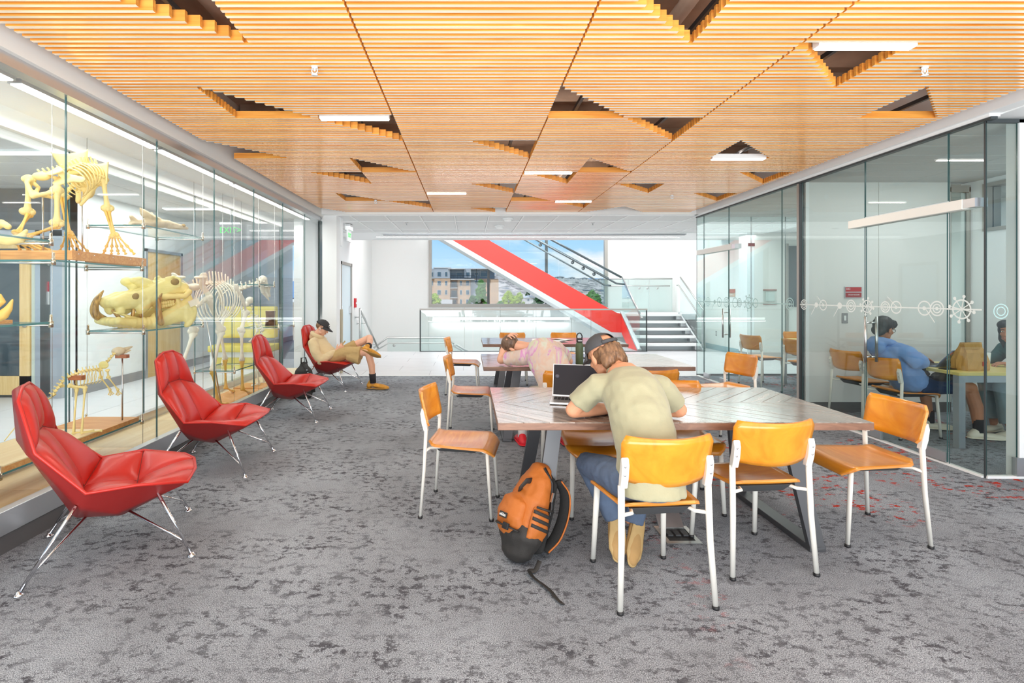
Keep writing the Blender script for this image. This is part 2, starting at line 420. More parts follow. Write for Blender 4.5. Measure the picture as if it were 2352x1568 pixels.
H((3, 0), (4, 0), (4, 1)); H((5, 1), (5, 2), (6, 2)); H((4, 3), (4, 4), (5, 4)); H((3, 6), (4, 6), (4, 7)); H((5, 5), (6, 5), (6, 6)); H((5, 7), (6, 7), (6, 8)); H((4, 8.8), (3, 10), (5, 10))
H((-3, -3), (-2, -3), (-2, -2)); H((4, -2), (4, -1), (5, -1))
LAMPS = [(2.27, 2.935), (-.92, 4.135), (2.82, 5.36), (.93, 5.99), (-.31, 7.2), (1.6, 7.83)]
def cuts(y):
    out = [(lx-.285, lx+.285) for lx, ly in LAMPS if abs(y-ly) < .042]
    for P in HOLES:
        xs = []
        for i in range(3):
            (xa, ya), (xb, yb) = P[i], P[(i+1) % 3]
            if (ya-y)*(yb-y) < 0: xs.append(xa+(xb-xa)*(y-ya)/(yb-ya))
        if len(xs) == 2: out.append((min(xs), max(xs)))
    return sorted(out)
SZ0, SZ1, ST, PITCH = 2.84, 2.90, .024, .0508
plab = ['wood slat ceiling panel over the red lounge chairs, widest on the display case side', 'narrow wood slat ceiling panel over the open aisle, second from the display case',
        'wood slat ceiling panel straight above the study tables, third from the display case', 'wood slat ceiling panel along the glass study rooms, with a lit triangular opening']
for c in range(4):
    p = thing('slat_ceiling_panel', plab[c], 'ceiling panel', ((XS[c]+XS[c+1])/2, 5, SZ1), group='wood slat ceiling panels')
    ox = (XS[c]+XS[c+1])/2; n = int((8.83-1.25)/PITCH)
    for k in range(n+1):
        y = 8.82-k*PITCH; a, b = XS[c]+.006, XS[c+1]-.006
        segs = [(a, b)]
        for h0, h1 in cuts(y):
            ns = []
            for s0, s1 in segs:
                if h1 <= s0 or h0 >= s1: ns.append((s0, s1)); continue
                if h0 > s0+.03: ns.append((s0, h0))
                if h1 < s1-.03: ns.append((h1, s1))
            segs = ns
        for s0, s1 in segs:
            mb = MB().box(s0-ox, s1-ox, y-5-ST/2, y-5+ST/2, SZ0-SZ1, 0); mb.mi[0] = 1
            mb.build('wood_slat', [slat_side, slat_lit_bottom], p)
    # carrier rails above the slats
    for q in range(3):
        x = XS[c]+(XS[c+1]-XS[c])*(.18+.32*q)
        MB().box(x-ox-.012, x-ox+.012, -3.75, 3.8, .0, .03).build('carrier_rail', darkm, p)
pl = MB().box(-12, 12, -7, 8.9, 3.5, 3.6).build('ceiling', plenum); struct(pl)
dz = thing('roof_deck_rib', 'long metal deck ribs seen through the slat openings', 'roof deck')
for k in range(9): MB().box(-2.5, 4, 1.6+k*.8, 1.75+k*.8, 3.40, 3.5).build('rib', plenum, dz)
for k, (x, y0, y1, r) in enumerate(((1.35, 2.2, 8.6, .05), (-1.5, 1.4, 4.4, .12), (2.6, 2.2, 6, .04))):
    tag(MB().tube([(x, y0, 3.22), (x, y1, 3.22)], r, 12).build('duct_pipe', plenum, None), ['slim grey pipe above the slats over the tables', 'round duct above the slats by the display case', 'thin conduit above the slats by the study room'][k], 'pipe')
for k, (x, y) in enumerate(LAMPS):
    l = thing('linear_lamp', 'glowing white linear lamp in the slat ceiling, ' + ['nearest the camera over the study room side', 'over the red lounge chairs', 'by the study rooms',
              'above the middle study table', 'over the aisle towards the lobby', 'above the far study table'][k], 'lamp', (x, y, 2.835), group='linear ceiling lamps')
    MB().box(-.28, .28, -.028, .028, .0, .05).build('housing', white, l)
    MB().box(-.272, .272, -.024, .024, -.006, .0).build('diffuser', lampm, l)
    light('plenum_fill', 'AREA', (x, y, 2.90), (R(180), 0, 0), 7, (.5, .05), (1, .86, .74))  # added upward light that brightens the plenum above the lamp
    light('lamp_light', 'AREA', (x, y, 2.82), (0, 0, 0), 13, (.54, .05), (1, .9, .8))
for k, (x, y) in enumerate([(-.96, 3.19), (2.85, 3.2), (-1.4, 7.7), (2.9, 7.3)]):
    s = thing('sprinkler_head', 'small white sprinkler head below the slats, ' + ['over the second red chair', 'over the near study room', 'over the far red chair', 'over the meeting room side'][k], 'sprinkler', (x, y, 2.84), group='sprinkler heads')
    MB().lathe([(.02, .0), (.02, -.008), (.008, -.01), (.006, -.03)], n=12).build('stem', white, s)
    MB().tube([(-.014, 0, -.01), (-.018, 0, -.03), (-.008, 0, -.046), (.008, 0, -.046), (.018, 0, -.03), (.014, 0, -.01)], .0035, 6).build('frame', white, s)
    MB().lathe([(.004, -.046), (.02, -.05), (.02, -.053), (.002, -.055)], n=12).build('deflector', white, s)

# ------------------------------------------------------------------ soffits and walls
sl = sempty('trim_1'); MB().box(-2.62, -2.54, -3.2, 8.95, 2.77, 3.5).build('fascia', soff, sl)
MB().box(-2.66, -2.575, -3.2, 8.95, 2.70, 2.775).build('head_channel', alum, sl)
sr = sempty('trim_2'); MB().box(3.93, 4.12, -3.2, 8.95, 2.80, 3.5).build('fascia', white, sr)
MB().box(3.965, 4.05, 3.9, 8.97, 2.776, 2.805).build('head_channel', white, sr)
MB().box(3.978, 4.03, 3.9, 8.97, 2.758, 2.778).build('shadow_gap', dkframe, sr)
MB().box(4.05, 7.6, -1, 3.98, 2.79, 2.84).build('ceiling_panel', white, sr)
sf = sempty('trim_3'); MB().box(-2.62, 4.12, 8.84, 8.95, 2.80, 3.5).build('fascia', white, sf)
# lobby ceiling grid
lc = sempty('ceiling_lobby')
MB().box(-3.1, 7.7, 8.9, 11.4, 2.83, 2.86).build('backing', ctile, lc)
xs = [-.25+.61*k for k in range(-5, 14)]; ys = [8.95, 9.68, 10.82, 11.4]
for i in range(len(xs)-1):
    for j in range(3): MB().box(xs[i]+.014, xs[i+1]-.014, ys[j]+.014, ys[j+1]-.014, 2.805, 2.83).build('ceiling_tile', ctile, lc, bevel=.004, seg=1)
for x in xs: MB().box(x-.012, x+.012, 8.95, 11.4, 2.796, 2.822).build('t_bar', white, lc)
for y in ys: MB().box(xs[0], xs[-1], y-.012, y+.012, 2.7955, 2.8215).build('t_bar', white, lc)
MB().box(-3.1, 7.7, 11.4, 12.8, 2.79, 3.1).build('bulkhead', white, lc)
MB().box(-3.1, 7.7, 12.78, 12.9, 2.79, 5.3).build('bulkhead_face', white, lc)
sd = tag(MB().box(-1.95, 4.9, 11.52, 11.60, 2.765, 2.79).box(-1.93, 4.88, 11.53, 11.59, 2.757, 2.765, 1).build('slot_diffuser', [alum, darkm]), 'long dark linear air slot across the lobby bulkhead', 'air vent')
ll = thing('linear_lamp', 'long white linear lamp across the lobby bulkhead before the stairs', 'lamp', (1.4, 12.1, 2.79), group='linear ceiling lamps')
MB().box(-3.6, 3.6, -.04, .04, -.012, 0).build('housing', white, ll); MB().box(-3.58, 3.58, -.03, .03, -.016, -.012).build('diffuser', lampw, ll)
for k, (x, y) in enumerate([(.71, 9.3), (.62, 10.3)]):
    s = thing('smoke_detector', ['round white smoke detector on the lobby ceiling, nearer one', 'round white smoke detector on the lobby ceiling, farther and larger one'][k], 'detector', (x, y, 2.805), group='smoke detectors')
    MB().lathe([(.10, 0), (.10, -.025), (.07, -.03)], n=20).build('base', white, s); MB().lathe([(.07, -.03), (.065, -.06), (.03, -.07)], n=20).build('dome', white, s)
for k, (x, y) in enumerate([(-1.2, 9.9), (2.4, 9.9)]):
    s = thing('sprinkler_head', ['small sprinkler on the lobby ceiling left of the smoke detectors', 'small sprinkler on the lobby ceiling right of the smoke detectors'][k], 'sprinkler', (x, y, 2.805), group='sprinkler heads')
    MB().lathe([(.035, 0), (.03, -.01), (.008, -.012), (.008, -.04)], n=12).build('stem', alum, s); MB().lathe([(.004, -.04), (.022, -.042), (.022, -.046), (.002, -.048)], n=12).build('deflector', alum, s)
# column at the end of the display case, lobby left wall with its door
struct(MB().box(-2.56, -2.31, 8.95, 9.2, 0, 2.83).build('wall_column', wallw))
lw = sempty('wall_left')
MB().box(-3.14, -2.98, 13.08, 15.9, -2, 5.3).build('wall_panel', stairw, lw); MB().box(-3.14, -2.98, 9.2, 11.95, 0, 2.83).build('wall_panel', wallw, lw)
MB().box(-3.14, -2.98, 11.95, 13.08, 2.2, 5.3).build('wall_panel', wallw, lw)
MB().box(-2.5, -2.3, 9.2, 9.35, 2.3, 2.83).build('wall_panel', wallw, lw)
d1 = sempty('door_1', (-3.0, 12.5, 0))
MB().box(-.02, .03, -.55, -.49, 0, 2.2).box(-.02, .03, .49, .56, 0, 2.2).box(-.02, .03, -.55, .56, 2.13, 2.2).build('door_frame', bronze, d1)
MB().box(-.03, .0, -.49, .49, 0, 2.13).build('door_leaf', mat('door_glass', lin(205, 222, 230), .2), d1)
MB().box(-.0, .02, -.46, -.42, .95, 1.15).build('door_plate', white, d1); MB().box(0, .03, .3, .48, .95, 1.12).build('push_plate', alum, d1)
cg = tag(MB().box(-2.33, -2.29, 9.21, 9.33, 0, 1.15).build('corner_guard', mat('corner_guard_tan', lin(176, 166, 140), .5)), 'tan corner guard strip on the white column end', 'corner guard')
fa = thing('fire_alarm', 'small red fire alarm pull station on the white lobby wall', 'alarm', (-2.98, 13.35, 1.2))
MB().box(0, .05, -.06, .06, -.12, .12).build('body', mat('alarm_red', lin(205, 40, 50), .4), fa); MB().box(.05, .06, -.05, .05, -.03, .02).build('lever', white, fa)
# stair hall
sw = sempty('wall_back')
Yb = 15.8
MB().box(-3.1, -1.23, Yb, Yb+.2, -2, 5.3).box(4.28, 6.5, Yb, Yb+.2, -2, 5.3).box(-1.23, 4.28, Yb, Yb+.2, 4.3, 5.3).build('wall_panel', stairw, sw)
for i in range(5): MB().box(-1.23+i*1.102+.004, -1.23+(i+1)*1.102-.004, Yb-.01, Yb+.2, -2, 1.03).build('wall_panel', stairw, sw)
MB().box(-1.23, 4.28, Yb-.06, Yb+.2, 1.03, 1.057).build('sill', bronze, sw)
struct(MB().box(6.36, 6.5, 11.5, Yb+.2, -.1, 5.3).build('wall_right_stair', stairw))
struct(MB().box(-3.1, 6.5, 12.9, Yb+.2, 5.3, 5.4).build('ceiling_stair', white))
struct(MB().box(-3.1, 4.25, 12.78, Yb, -2.1, -2).build('floor_lower', tilew))
struct(MB().box(-3.1, 4.25, 12.70, 12.78, -2.1, -.08).build('trim_slab_edge', stairw))
w1 = sempty('window_1', (0, Yb, 0))
m_ = MB()
for x0, x1 in ((-1.23, -1.14), (4.19, 4.28)): m_.box(x0, x1, -.05, .1, 1.057, 4.3)
m_.box(-1.14, 4.19, -.05, .1, 1.057, 1.13); m_.build('window_frame', bronze, w1)
for x in (.61, 2.4): MB().box(x-.035, x+.035, -.05, .1, 1.13, 4.3).build('mullion', mat('mullion_dark', lin(70, 74, 76), .4) if x < 1 else MATS['mullion_dark'], w1)
for x0, x1 in ((-1.14, .575), (.645, 2.365), (2.435, 4.19)): MB().box(x0, x1, .02, .035, 1.13, 4.3).build('window_pane', tintw, w1)
lw2 = thing('wall_lamp', 'long glowing linear light on the stair wall below the window', 'lamp', (1.0, Yb-.02, .66))
MB().box(-2.1, 2.1, -.05, 0, -.02, .06).build('housing', white, lw2); MB().box(-2.1, 2.1, -.058, -.05, -.015, .055).build('diffuser', lampw, lw2)
light('lamp_wall', 'AREA', (1.0, Yb-.1, .60), (R(-20), 0, 0), 14, (4.2, .06))

def pane_x(x0, x1, y0, y1, z0, z1, m0, name, parent, edge=gedge):   # pane whose faces look along x (thin in x) or y
    mb = MB().box(x0, x1, y0, y1, z0, z1)
    thinx = (x1-x0) < (y1-y0)
    mb.mi = [1, 1, 1, 1, 0, 0] if thinx else [1, 1, 0, 0, 1, 1]
    return mb.build(name, [m0, edge], parent)
# ------------------------------------------------------------------ staircase with red stringer
red = mat('red_stringer', lin(252, 70, 62), .4); stw = mat('stair_white', lin(224, 232, 236), .5)
st = thing('staircase', 'white staircase with wide coral red stringer crossing the window', 'staircase', (4.3, 14.3, 0))
o = (-4.3, -14.3)
def up(x): return 1.04+(3.89-x)*.569
def lo(x): return .37+(3.98-x)*.579
q = MB().prism([(4.29-4.3, .885), (4.15-4.3, .90), (3.89-4.3, 1.04), (-1.9-4.3, up(-1.9)), (-2.8-4.3, lo(-2.8)), (3.98-4.3, .37), (4.29-4.3, .36)], -.02, .03, 'xz')
q.build('stringer', red, st)
MB().prism([(14.3-14.3, .90), (0, .34), (13.72-14.3, 0), (12.83-14.3, 0), (12.86-14.3, .06)], -.03, 0, 'yz').build('stringer', red, st)
MB().bar((-.02, 0, .93), (-.02, 12.82-14.3, .03), .10, .05).build('stringer_edge', alum, st)
MB().prism([(4.29-4.3, .355), (3.98-4.3, .365), (-2.8-4.3, lo(-2.8)), (-2.8-4.3, lo(-2.8)-.13), (3.93-4.3, .235), (4.29-4.3, .23)], -.02, 1.3, 'xz').build('soffit', stw, st)
for k in range(14): MB().box(3.35-4.3-k*.3, 3.68-4.3-k*.3, .04, 1.28, .88+.171*(k+1)-.05, .88+.171*(k+1)).build('tread', stw, st)
for k in range(5):
    z = .176*(k+1); y = 12.85+k*.29-14.3
    MB().box(0.02, 1.54, y, y+.33, z-.055, z).build('tread', mat('tread_white', lin(236, 238, 238), .45) if k == 0 else MATS['tread_white'], st, bevel=.006)
    MB().box(0.05, 1.5, y+.28, y+.29, z-.176, z-.055).build('riser', stw, st)
    MB().box(1.42, 1.54, y+.1, y+.3, z-.15, z-.055).build('tread_bracket', alum, st)
MB().box(-.0, 2.04, 0, 1.4, .72, .88).build('landing', stw, st)
MB().bar((1.56, 0, .86), (1.56, -1.47, -.02), .04, .16).build('stringer_edge', alum, st)
MB().box(1.56, 1.6, -1.5, -1.42, 0, 1.0).build('newel_post', alum, st)
railm = mat('rail_dark_steel', lin(112, 122, 126), .3, .9)
gs = thing('stair_guard', 'sloping glass guard and twin steel rails along the red stringer', 'railing', (4.3, 14.3, 0))
def slope_glass(ya, xa, xb, n=3):
    for i in range(n):
        a = xa+(xb-xa)*i/n-.005; b = xa+(xb-xa)*(i+1)/n+.005
        MB().prism([(a-4.3, up(a)), (b-4.3, up(b)), (b-4.3, up(b)+.95), (a-4.3, up(a)+.95)], ya, ya+.012, 'xz').build('glass_panel', guardg, gs)
slope_glass(.04, 3.9, -1.6, 4)
def rail(pts, r, m=railm, parent=gs, name='handrail'): return MB().tube([(x-4.3, y-14.3, z) for x, y, z in pts], r, 8).build(name, m, parent)
rail([(4.27, 14.32, 1.90), (2.22, 14.32, 3.0), (-.4, 14.32, 4.41)], .032)
rail([(4.35, 14.24, 1.70), (4.11, 14.24, 1.725), (1.77, 14.24, 3.0), (-.6, 14.24, 4.3)], .026)
rail([(4.3, 15.5, 1.69), (4.10, 15.5, 1.71), (1.63, 15.5, 3.11), (-.6, 15.5, 4.36)], .026)
rail([(4.25, 15.55, 1.9), (2.2, 15.55, 3.02), (-.4, 15.55, 4.42)], .03)
for x in (3.5, 3.2, 2.9, 2.0, 1.2): MB().tube([(x-4.3, .0, 1.725+(4.11-x)*.545-.06), (x-4.3, -.06, 1.725+(4.11-x)*.545)], .012, 6).ell((x-4.3, 0, 1.725+(4.11-x)*.545-.07), (.05, .02, .05)).build('rail_bracket', railm, gs)
lg = thing('stair_guard', 'glass guard around the stair landing beside the white wall', 'railing', (4.3, 14.3, 0))
for x0, x1 in ((-.25, .55), (.57, 1.2), (1.22, 1.9)): pane_x(x0, x1, 1.30, 1.312, .9, 1.88, guardg, 'glass_panel', lg, gedgel)
rail([(4.1, 15.6, 1.90), (6.2, 15.6, 1.90)], .025, steel, lg); rail([(4.1, 15.52, 1.68), (6.1, 15.52, 1.68)], .02, steel, lg)
for x in (5.2, 5.45, 5.75): MB().tube([(x-4.3, 1.30, 1.60), (x-4.3, 1.22, 1.60), (x-4.3, 1.22, 1.68)], .012, 6).ell((x-4.3, 1.3, 1.6), (.035, .015, .035)).build('rail_bracket', steel, lg)
l2 = thing('stair_guard', 'glass guard beside the short lower flight, study room side', 'railing', (4.3, 14.3, 0))
MB().prism([(0, .9), (-1.47, .05), (-1.47, .98), (0, 1.88)], 1.60, 1.612, 'yz').build('glass_panel', guardg, l2)
rail([(5.91, 14.3, 1.9), (5.91, 12.83, 1.0), (5.91, 12.83, 0)], .022, steel, l2); rail([(5.84, 14.35, 1.68), (5.84, 14.25, 1.68), (5.84, 12.85, .82), (5.84, 12.7, .82)], .02, steel, l2)
l3 = thing('stair_guard', 'glass guard beside the short lower flight, at the red stringer end', 'railing', (4.3, 14.3, 0))
MB().prism([(0, .9), (-1.47, .05), (-1.47, .93), (0, 1.88)], -.02, -.008, 'yz').build('glass_panel', guardg, l3)
rail([(4.29, 14.3, 1.9), (4.29, 12.83, .95)], .022, steel, l3); rail([(4.36, 14.3, 1.68), (4.36, 12.95, .84), (4.36, 12.8, .84)], .02, steel, l3)
for t in (.3, .42, .85): MB().tube([(-.01, -1.45*t, 1.62-.87*t), (.06, -1.45*t, 1.62-.87*t), (.06, -1.45*t, 1.68-.87*t)], .011, 6).build('rail_bracket', steel, l3)
# front guard rail of the stair opening
fg = thing('guard_rail', 'long glass guard rail with flat steel cap in front of the stairwell', 'railing', (1.6, 12.75, 0))
for x0, x1 in ((-2.79, -1.5), (-1.49, 0), (.01, 1.44), (1.45, 2.82)): pane_x(x0, x1, -.008, .008, -.05, 1.03, guardg, 'glass_panel', fg, dkframe)
MB().box(-2.82, 2.84, -.03, .03, 1.03, 1.065).build('cap_rail', bronze, fg); MB().box(-2.82, 2.84, -.03, .03, -.06, .012).build('base_shoe', dkframe, fg)
MB().box(-2.82, -2.79, -.02, .02, 0, 1.05).build('end_trim', dkframe, fg); MB().box(2.82, 2.84, -.02, .02, 0, 1.05).build('end_trim', dkframe, fg)
dg_ = thing('guard_rail', 'sloping steel handrail with brackets going down beside the lobby wall', 'railing', (-2.7, 13.2, 0))
MB().tube([(-.1, 0, 1.05), (.1, 1.5, -.12)], .03, 8).tube([(-.1, 0, 1.05), (-.1, 0, -.1)], .03, 8).build('handrail', steel, dg_)
for t in (.15, .3, .7, .85): MB().tube([(-.27, 1.5*t, 1.0-1.17*t), (-.1+.2*t, 1.5*t, 1.0-1.17*t)], .012, 6).ell((-.27, 1.5*t, 1.0-1.17*t), (.015, .03, .03)).build('rail_bracket', steel, dg_)
MB().prism([(0, 1.02), (1.5, -.14), (1.5, -.6), (0, -.1)], -.12, -.11, 'yz').build('glass_panel', guardg, dg_)
lg2 = thing('guard_rail', 'low glass guard with round rail on the stair landing below', 'railing', (-1.7, 14.8, 0))
MB().tube([(-1.0, -.25, -.1), (-.65, 0, .17), (1.0, 0, .17), (1.7, 0, -.25)], .028, 8).build('handrail', steel, lg2)
MB().tube([(-.95, -.2, -.18), (-.6, -.05, .02), (1.1, -.05, .02), (1.5, -.05, -.2)], .018, 8).build('handrail', steel, lg2)
MB().prism([(-.65, .16), (1.0, .16), (1.6, -.2), (1.6, -.9), (-.65, -.9)], 0, .012, 'xz').build('glass_panel', guardg, lg2)
for x in (-.45, 1.05, 1.3): MB().ell((x, -.03, -.05), (.045, .02, .045)).build('rail_bracket', steel, lg2)

# ------------------------------------------------------------------ right hand glass rooms
wr = sempty('wall_right')
for y0, y1, m0 in ((8.71, 8.98, paneg), (7.86, 7.88, paneg), (6.54, 7.86, paneg), (6.23, 6.53, paneg), (5.17, 6.13, panes), (3.97, 4.26, panes)):
    if y1-y0 > .1: pane_x(3.996, 4.004, y0, y1, .01, 2.77, m0, 'glass_pane', wr)
pane_x(3.994, 4.006, 7.87, 8.70, 2.2, 2.77, paneg, 'glass_pane', wr); pane_x(3.994, 4.006, 4.27, 5.16, 2.2, 2.77, panes, 'glass_pane', wr)
for x0, x1 in ((4.0, 4.95), (4.96, 5.55), (5.56, 6.3), (6.31, 7.5)): pane_x(x0, x1, 8.974, 8.986, .01, 2.8, paneg, 'glass_pane', wr)
pane_x(4.0, 4.24, 3.955, 3.967, .01, 2.77, panes, 'glass_pane', wr); pane_x(4.42, 7.5, 3.955, 3.967, .01, 2.77, panes, 'glass_pane', wr)
MB().box(3.975, 4.03, 3.97, 8.95, .0, .012).box(4.0, 7.5, 3.945, 3.98, 0, .02).build('floor_track', white, wr)
MB().box(4.0, 7.5, 8.965, 8.995, 0, .03).build('floor_track', dkframe, wr)
MB().box(4.0, 7.5, 3.95, 3.975, 2.745, 2.775).box(3.994, 4.006, 3.958, 3.970, 0, 2.77).build('corner_trim', dkframe, wr)
MB().box(4.25, 4.33, 3.95, 4.05, 0, 2.77).box(4.33, 4.37, 3.93, 4.07, .02, 2.77).build('door_post', wallw, wr)
MB().box(4.37, 4.41, 3.95, 4.05, 0, 2.77).build('door_post', dkframe, wr); MB().box(4.22, 4.42, 3.94, 3.98, .02, .16).build('floor_clamp', alum, wr)
MB().box(3.985, 4.04, 6.18, 6.222, 0, 2.77).build('jamb', bronze, wr); MB().box(3.985, 4.04, 6.165, 6.18, 0, 2.77).build('jamb', dkframe, wr); MB().box(4.05, 4.09, 6.15, 6.22, 0, 2.77).build('jamb', white, wr)
def glass_door(name, ya, yb, m0, hy):
    d = sempty(name, (4.0, ya, 0)); L_ = yb-ya
    pane_x(-.006, .006, .008, L_-.008, .02, 2.10, m0, 'door_panel', d)
    MB().box(-.06, .05, -.18, L_+.16, 2.10, 2.18).build('closer_bar', mat('closer_white', lin(240, 240, 234), .4) if 'closer_white' not in MATS else MATS['closer_white'], d, bevel=.004)
    MB().box(-.055, .045, -.28, -.17, 2.105, 2.175).build('closer_end', alum, d)
    for s in (-1, 1):
        MB().tube([(s*.055, hy, .75), (s*.055, hy, 1.20)], .013, 10).tube([(0, hy, .80), (s*.055, hy, .80)], .009, 8).tube([(0, hy, 1.14), (s*.055, hy, 1.14)], .009, 8).build('pull_handle', steel, d)
    MB().box(-.015, .015, .01, .27, .02, .10).build('floor_clamp', alum, d); MB().box(-.015, .015, L_-.2, L_-.01, .02, .10).build('floor_clamp', alum, d)
    return d
glass_door('door_2', 4.27, 5.16, panes, .82); glass_door('door_3', 7.87, 8.70, paneg, .08)
# frosted decal band of a line with dots, rings and wheels
frost = mat('frosted_vinyl', lin(226, 234, 232), .7); frost2 = mat('frosted_vinyl_pale', lin(176, 208, 206), .7)
def ring(mb, c, r, w, ax='y'):
    n = 28; vs = []
    for k in range(n):
        t = 2*PI*k/n
        for rr in (r-w/2, r+w/2):
            u, v = rr*math.cos(t), rr*math.sin(t)
            vs.append((c[0], c[1]+u, c[2]+v) if ax == 'y' else (c[0]+u, c[1], c[2]+v))
    mb.add(vs, [(2*k, 2*k+1, (2*k+3) % (2*n), (2*k+2) % (2*n)) for k in range(n)])
def disc(mb, c, r):
    mb.add([(c[0], c[1]+r*math.cos(2*PI*k/16), c[2]+r*math.sin(2*PI*k/16)) for k in range(16)], [tuple(range(16))])
def seg(mb, x, y0, z0, y1, z1, w=.008):
    d = Vector((0, y1-y0, z1-z0)).normalized(); n = Vector((0, -d.z, d.y))*w/2
    a, b = Vector((x, y0, z0)), Vector((x, y1, z1)); mb.add([a-n, b-n, b+n, a+n], [(0, 1, 2, 3)])
def Yx(px): return 1176*4.0/(px-1076.5)
def decal(pxs, ya, yb, z, m0):
    base = MB(); seg(base, 3.9895, ya, z, yb, z, .012); base.build('decal_line', m0, wr)
    for px, r, kind in pxs:
        y = Yx(px); mb = MB(); x = 3.9888; c = (x, y, z); k_ = (px % 5)*.00012; x -= k_; c = (x, y, z); c2 = (x-.0006, y, z); c3 = (x-.0012, y, z)
        if kind == 'dot': disc(mb, c, r); seg(mb, x-.0006, y, z, y+.09, z-.12)
        if kind in ('ring', 'wheel', 'target', 'tick'): ring(mb, c, r, .012)
        if kind == 'target': ring(mb, c2, r*.6, .010); disc(mb, c3, r*.25)
        if kind == 'tick': seg(mb, x-.0006, y-.01, z, y+(.1 if px % 2 else -.1), z+(.1 if px % 2 else -.12)); disc(mb, c3, r*.3)
        if kind == 'wheel':
            for k in range(8):
                t = 2*PI*k/8+.2; seg(mb, x-.0004-.0001*k, y, z, y+1.35*r*math.cos(t), z+1.35*r*math.sin(t)); disc(mb, (x-.0016, y+1.4*r*math.cos(t), z+1.4*r*math.sin(t)), .014)
        mb.build('decal_symbol', m0, wr)
decal([(1877, .03, 'dot'), (1893, .055, 'tick'), (1931, .035, 'dot'), (1957, .06, 'target'), (1994, .06, 'wheel'), (2036, .05, 'target'), (2061, .055, 'tick'), (2126, .06, 'tick'), (2155, .06, 'target'), (2212, .075, 'wheel'), (1849, .055, 'target')], 3.98, 6.2, 1.30, frost)
decal([(1607, .07, 'target'), (1620, .025, 'dot'), (1628, .07, 'target'), (1643, .035, 'dot'), (1654, .07, 'tick'), (1670, .075, 'target'), (1690, .07, 'ring'), (1700, .06, 'target'), (1721, .08, 'wheel'), (1737, .06, 'ring'), (1816, .075, 'target')], 6.3, 8.97, 1.30, frost2)
q = MB(); ring(q, (4.11, 3.9535, 1.29), .055, .008, 'x'); ring(q, (4.11, 3.9530, 1.29), .032, .007, 'x'); q.build('decal_symbol', frost2, wr)
# study room behind the near glass
rw = sempty('wall_study')
MB().box(4.05, 5.83, 6.2, 6.32, 0, 2.78).build('wall_panel', wallg, rw)
for x in (4.09, 4.96): MB().box(x+.002, x+.865, 6.192, 6.2, .12, 2.78).build('wall_covering', wallg, rw)
MB().box(4.05, 5.83, 6.185, 6.2, 0, .12).build('wall_base', based, rw)
MB().box(6.08, 6.22, 3.97, 5.55, 0, 2.78).box(6.08, 6.22, 5.55, 6.02, 0, 2.18).box(6.08, 6.22, 5.55, 6.02, 2.7, 2.78).box(6.08, 6.22, 6.02, 6.32, 0, 2.78).build('wall_panel', wallw, rw)
MB().box(6.06, 6.24, 5.53, 5.57, 2.16, 2.72).box(6.06, 6.24, 6.0, 6.04, 2.16, 2.72).box(6.06, 6.24, 5.57, 6.0, 2.16, 2.2).box(6.06, 6.24, 5.57, 6.0, 2.68, 2.72).build('window_frame', bronze, rw)
pane_x(6.14, 6.15, 5.57, 6.0, 2.2, 2.68, tintw, 'window_pane', rw)
w2 = sempty('window_2', (5.83, 6.25, 0)); pane_x(.02, .23, -.006, .006, .05, 2.66, paneg, 'window_pane', w2)
MB().box(-.01, .015, -.05, .0, 0, 2.72).box(.235, .26, -.05, .0, 0, 2.72).box(-.01, .26, -.05, .0, 2.66, 2.74).build('window_frame', bronze, w2)
def strips(name, x0, x1, y0, y1, z, m0, dx=1.22, dy=.305):
    e = sempty(name); MB().box(x0, x1, y0, y1, z+.02, z+.06).build('backing', m0, e)
    y = y1
    while y > y0+.05:
        x = x0
        while x < x1-.05:
            MB().box(x+.005, min(x+dx, x1)-.005, max(y-dy, y0)+.006, y-.006, z, z+.025).build('ceiling_tile', m0, e, bevel=.003, seg=1); x += dx
        y -= dy
    return e
strips('ceiling_study', 4.06, 6.08, 3.99, 6.2, 2.775, ctileg); strips('ceiling_meeting', 4.06, 7.5, 6.32, 8.95, 2.775, ctileg)
struct(MB().box(4.0, 7.7, 3.9, 9.0, 3.1, 3.2).build('ceiling_slab', white))
mw = sempty('wall_meeting'); MB().box(7.5, 7.6, 3.9, 11.4, 0, 2.9).build('wall_panel', wallw, mw)
for k, z in enumerate((.5,)): MB().box(7.47, 7.5, 8.2, 8.8, .12, .5).build('wall_base', baseg, mw)
vw = sempty('wall_vestibule')
MB().box(6.362, 7.6, 11.4, 11.52, 0, 2.83).build('wall_panel', mat('wall_blush', lin(234, 230, 226), .7), vw); MB().box(6.22, 7.6, 11.385, 11.4, 0, .13).build('wall_base', mat('base_taupe', lin(190, 182, 176), .5), vw)
MB().box(6.2, 6.36, 11.4, 11.75, 0, 2.83).build('wall_panel', wallw, vw); MB().box(6.19, 6.2, 11.4, 11.75, 0, .13).build('wall_base', baseg, vw)
MB().box(6.345, 6.36, 11.9, 14.2, 0, .13).build('wall_base', mat('base_blue', lin(150, 178, 186), .5), vw); MB().box(6.3, 6.36, 11.75, 11.9, 0, 2.5).build('door_frame', bronze, vw)
MB().box(6.22, 6.36, 11.38, 11.9, 2.5, 2.56).build('door_frame', dkframe, vw)
MB().box(7.1, 7.4, 11.37, 11.4, 1.15, 2.5).build('window_pane', mat('dark_window', lin(96, 104, 110), .15), vw); MB().box(7.06, 7.1, 11.36, 11.4, .1, 2.55).build('window_frame', bronze, vw)
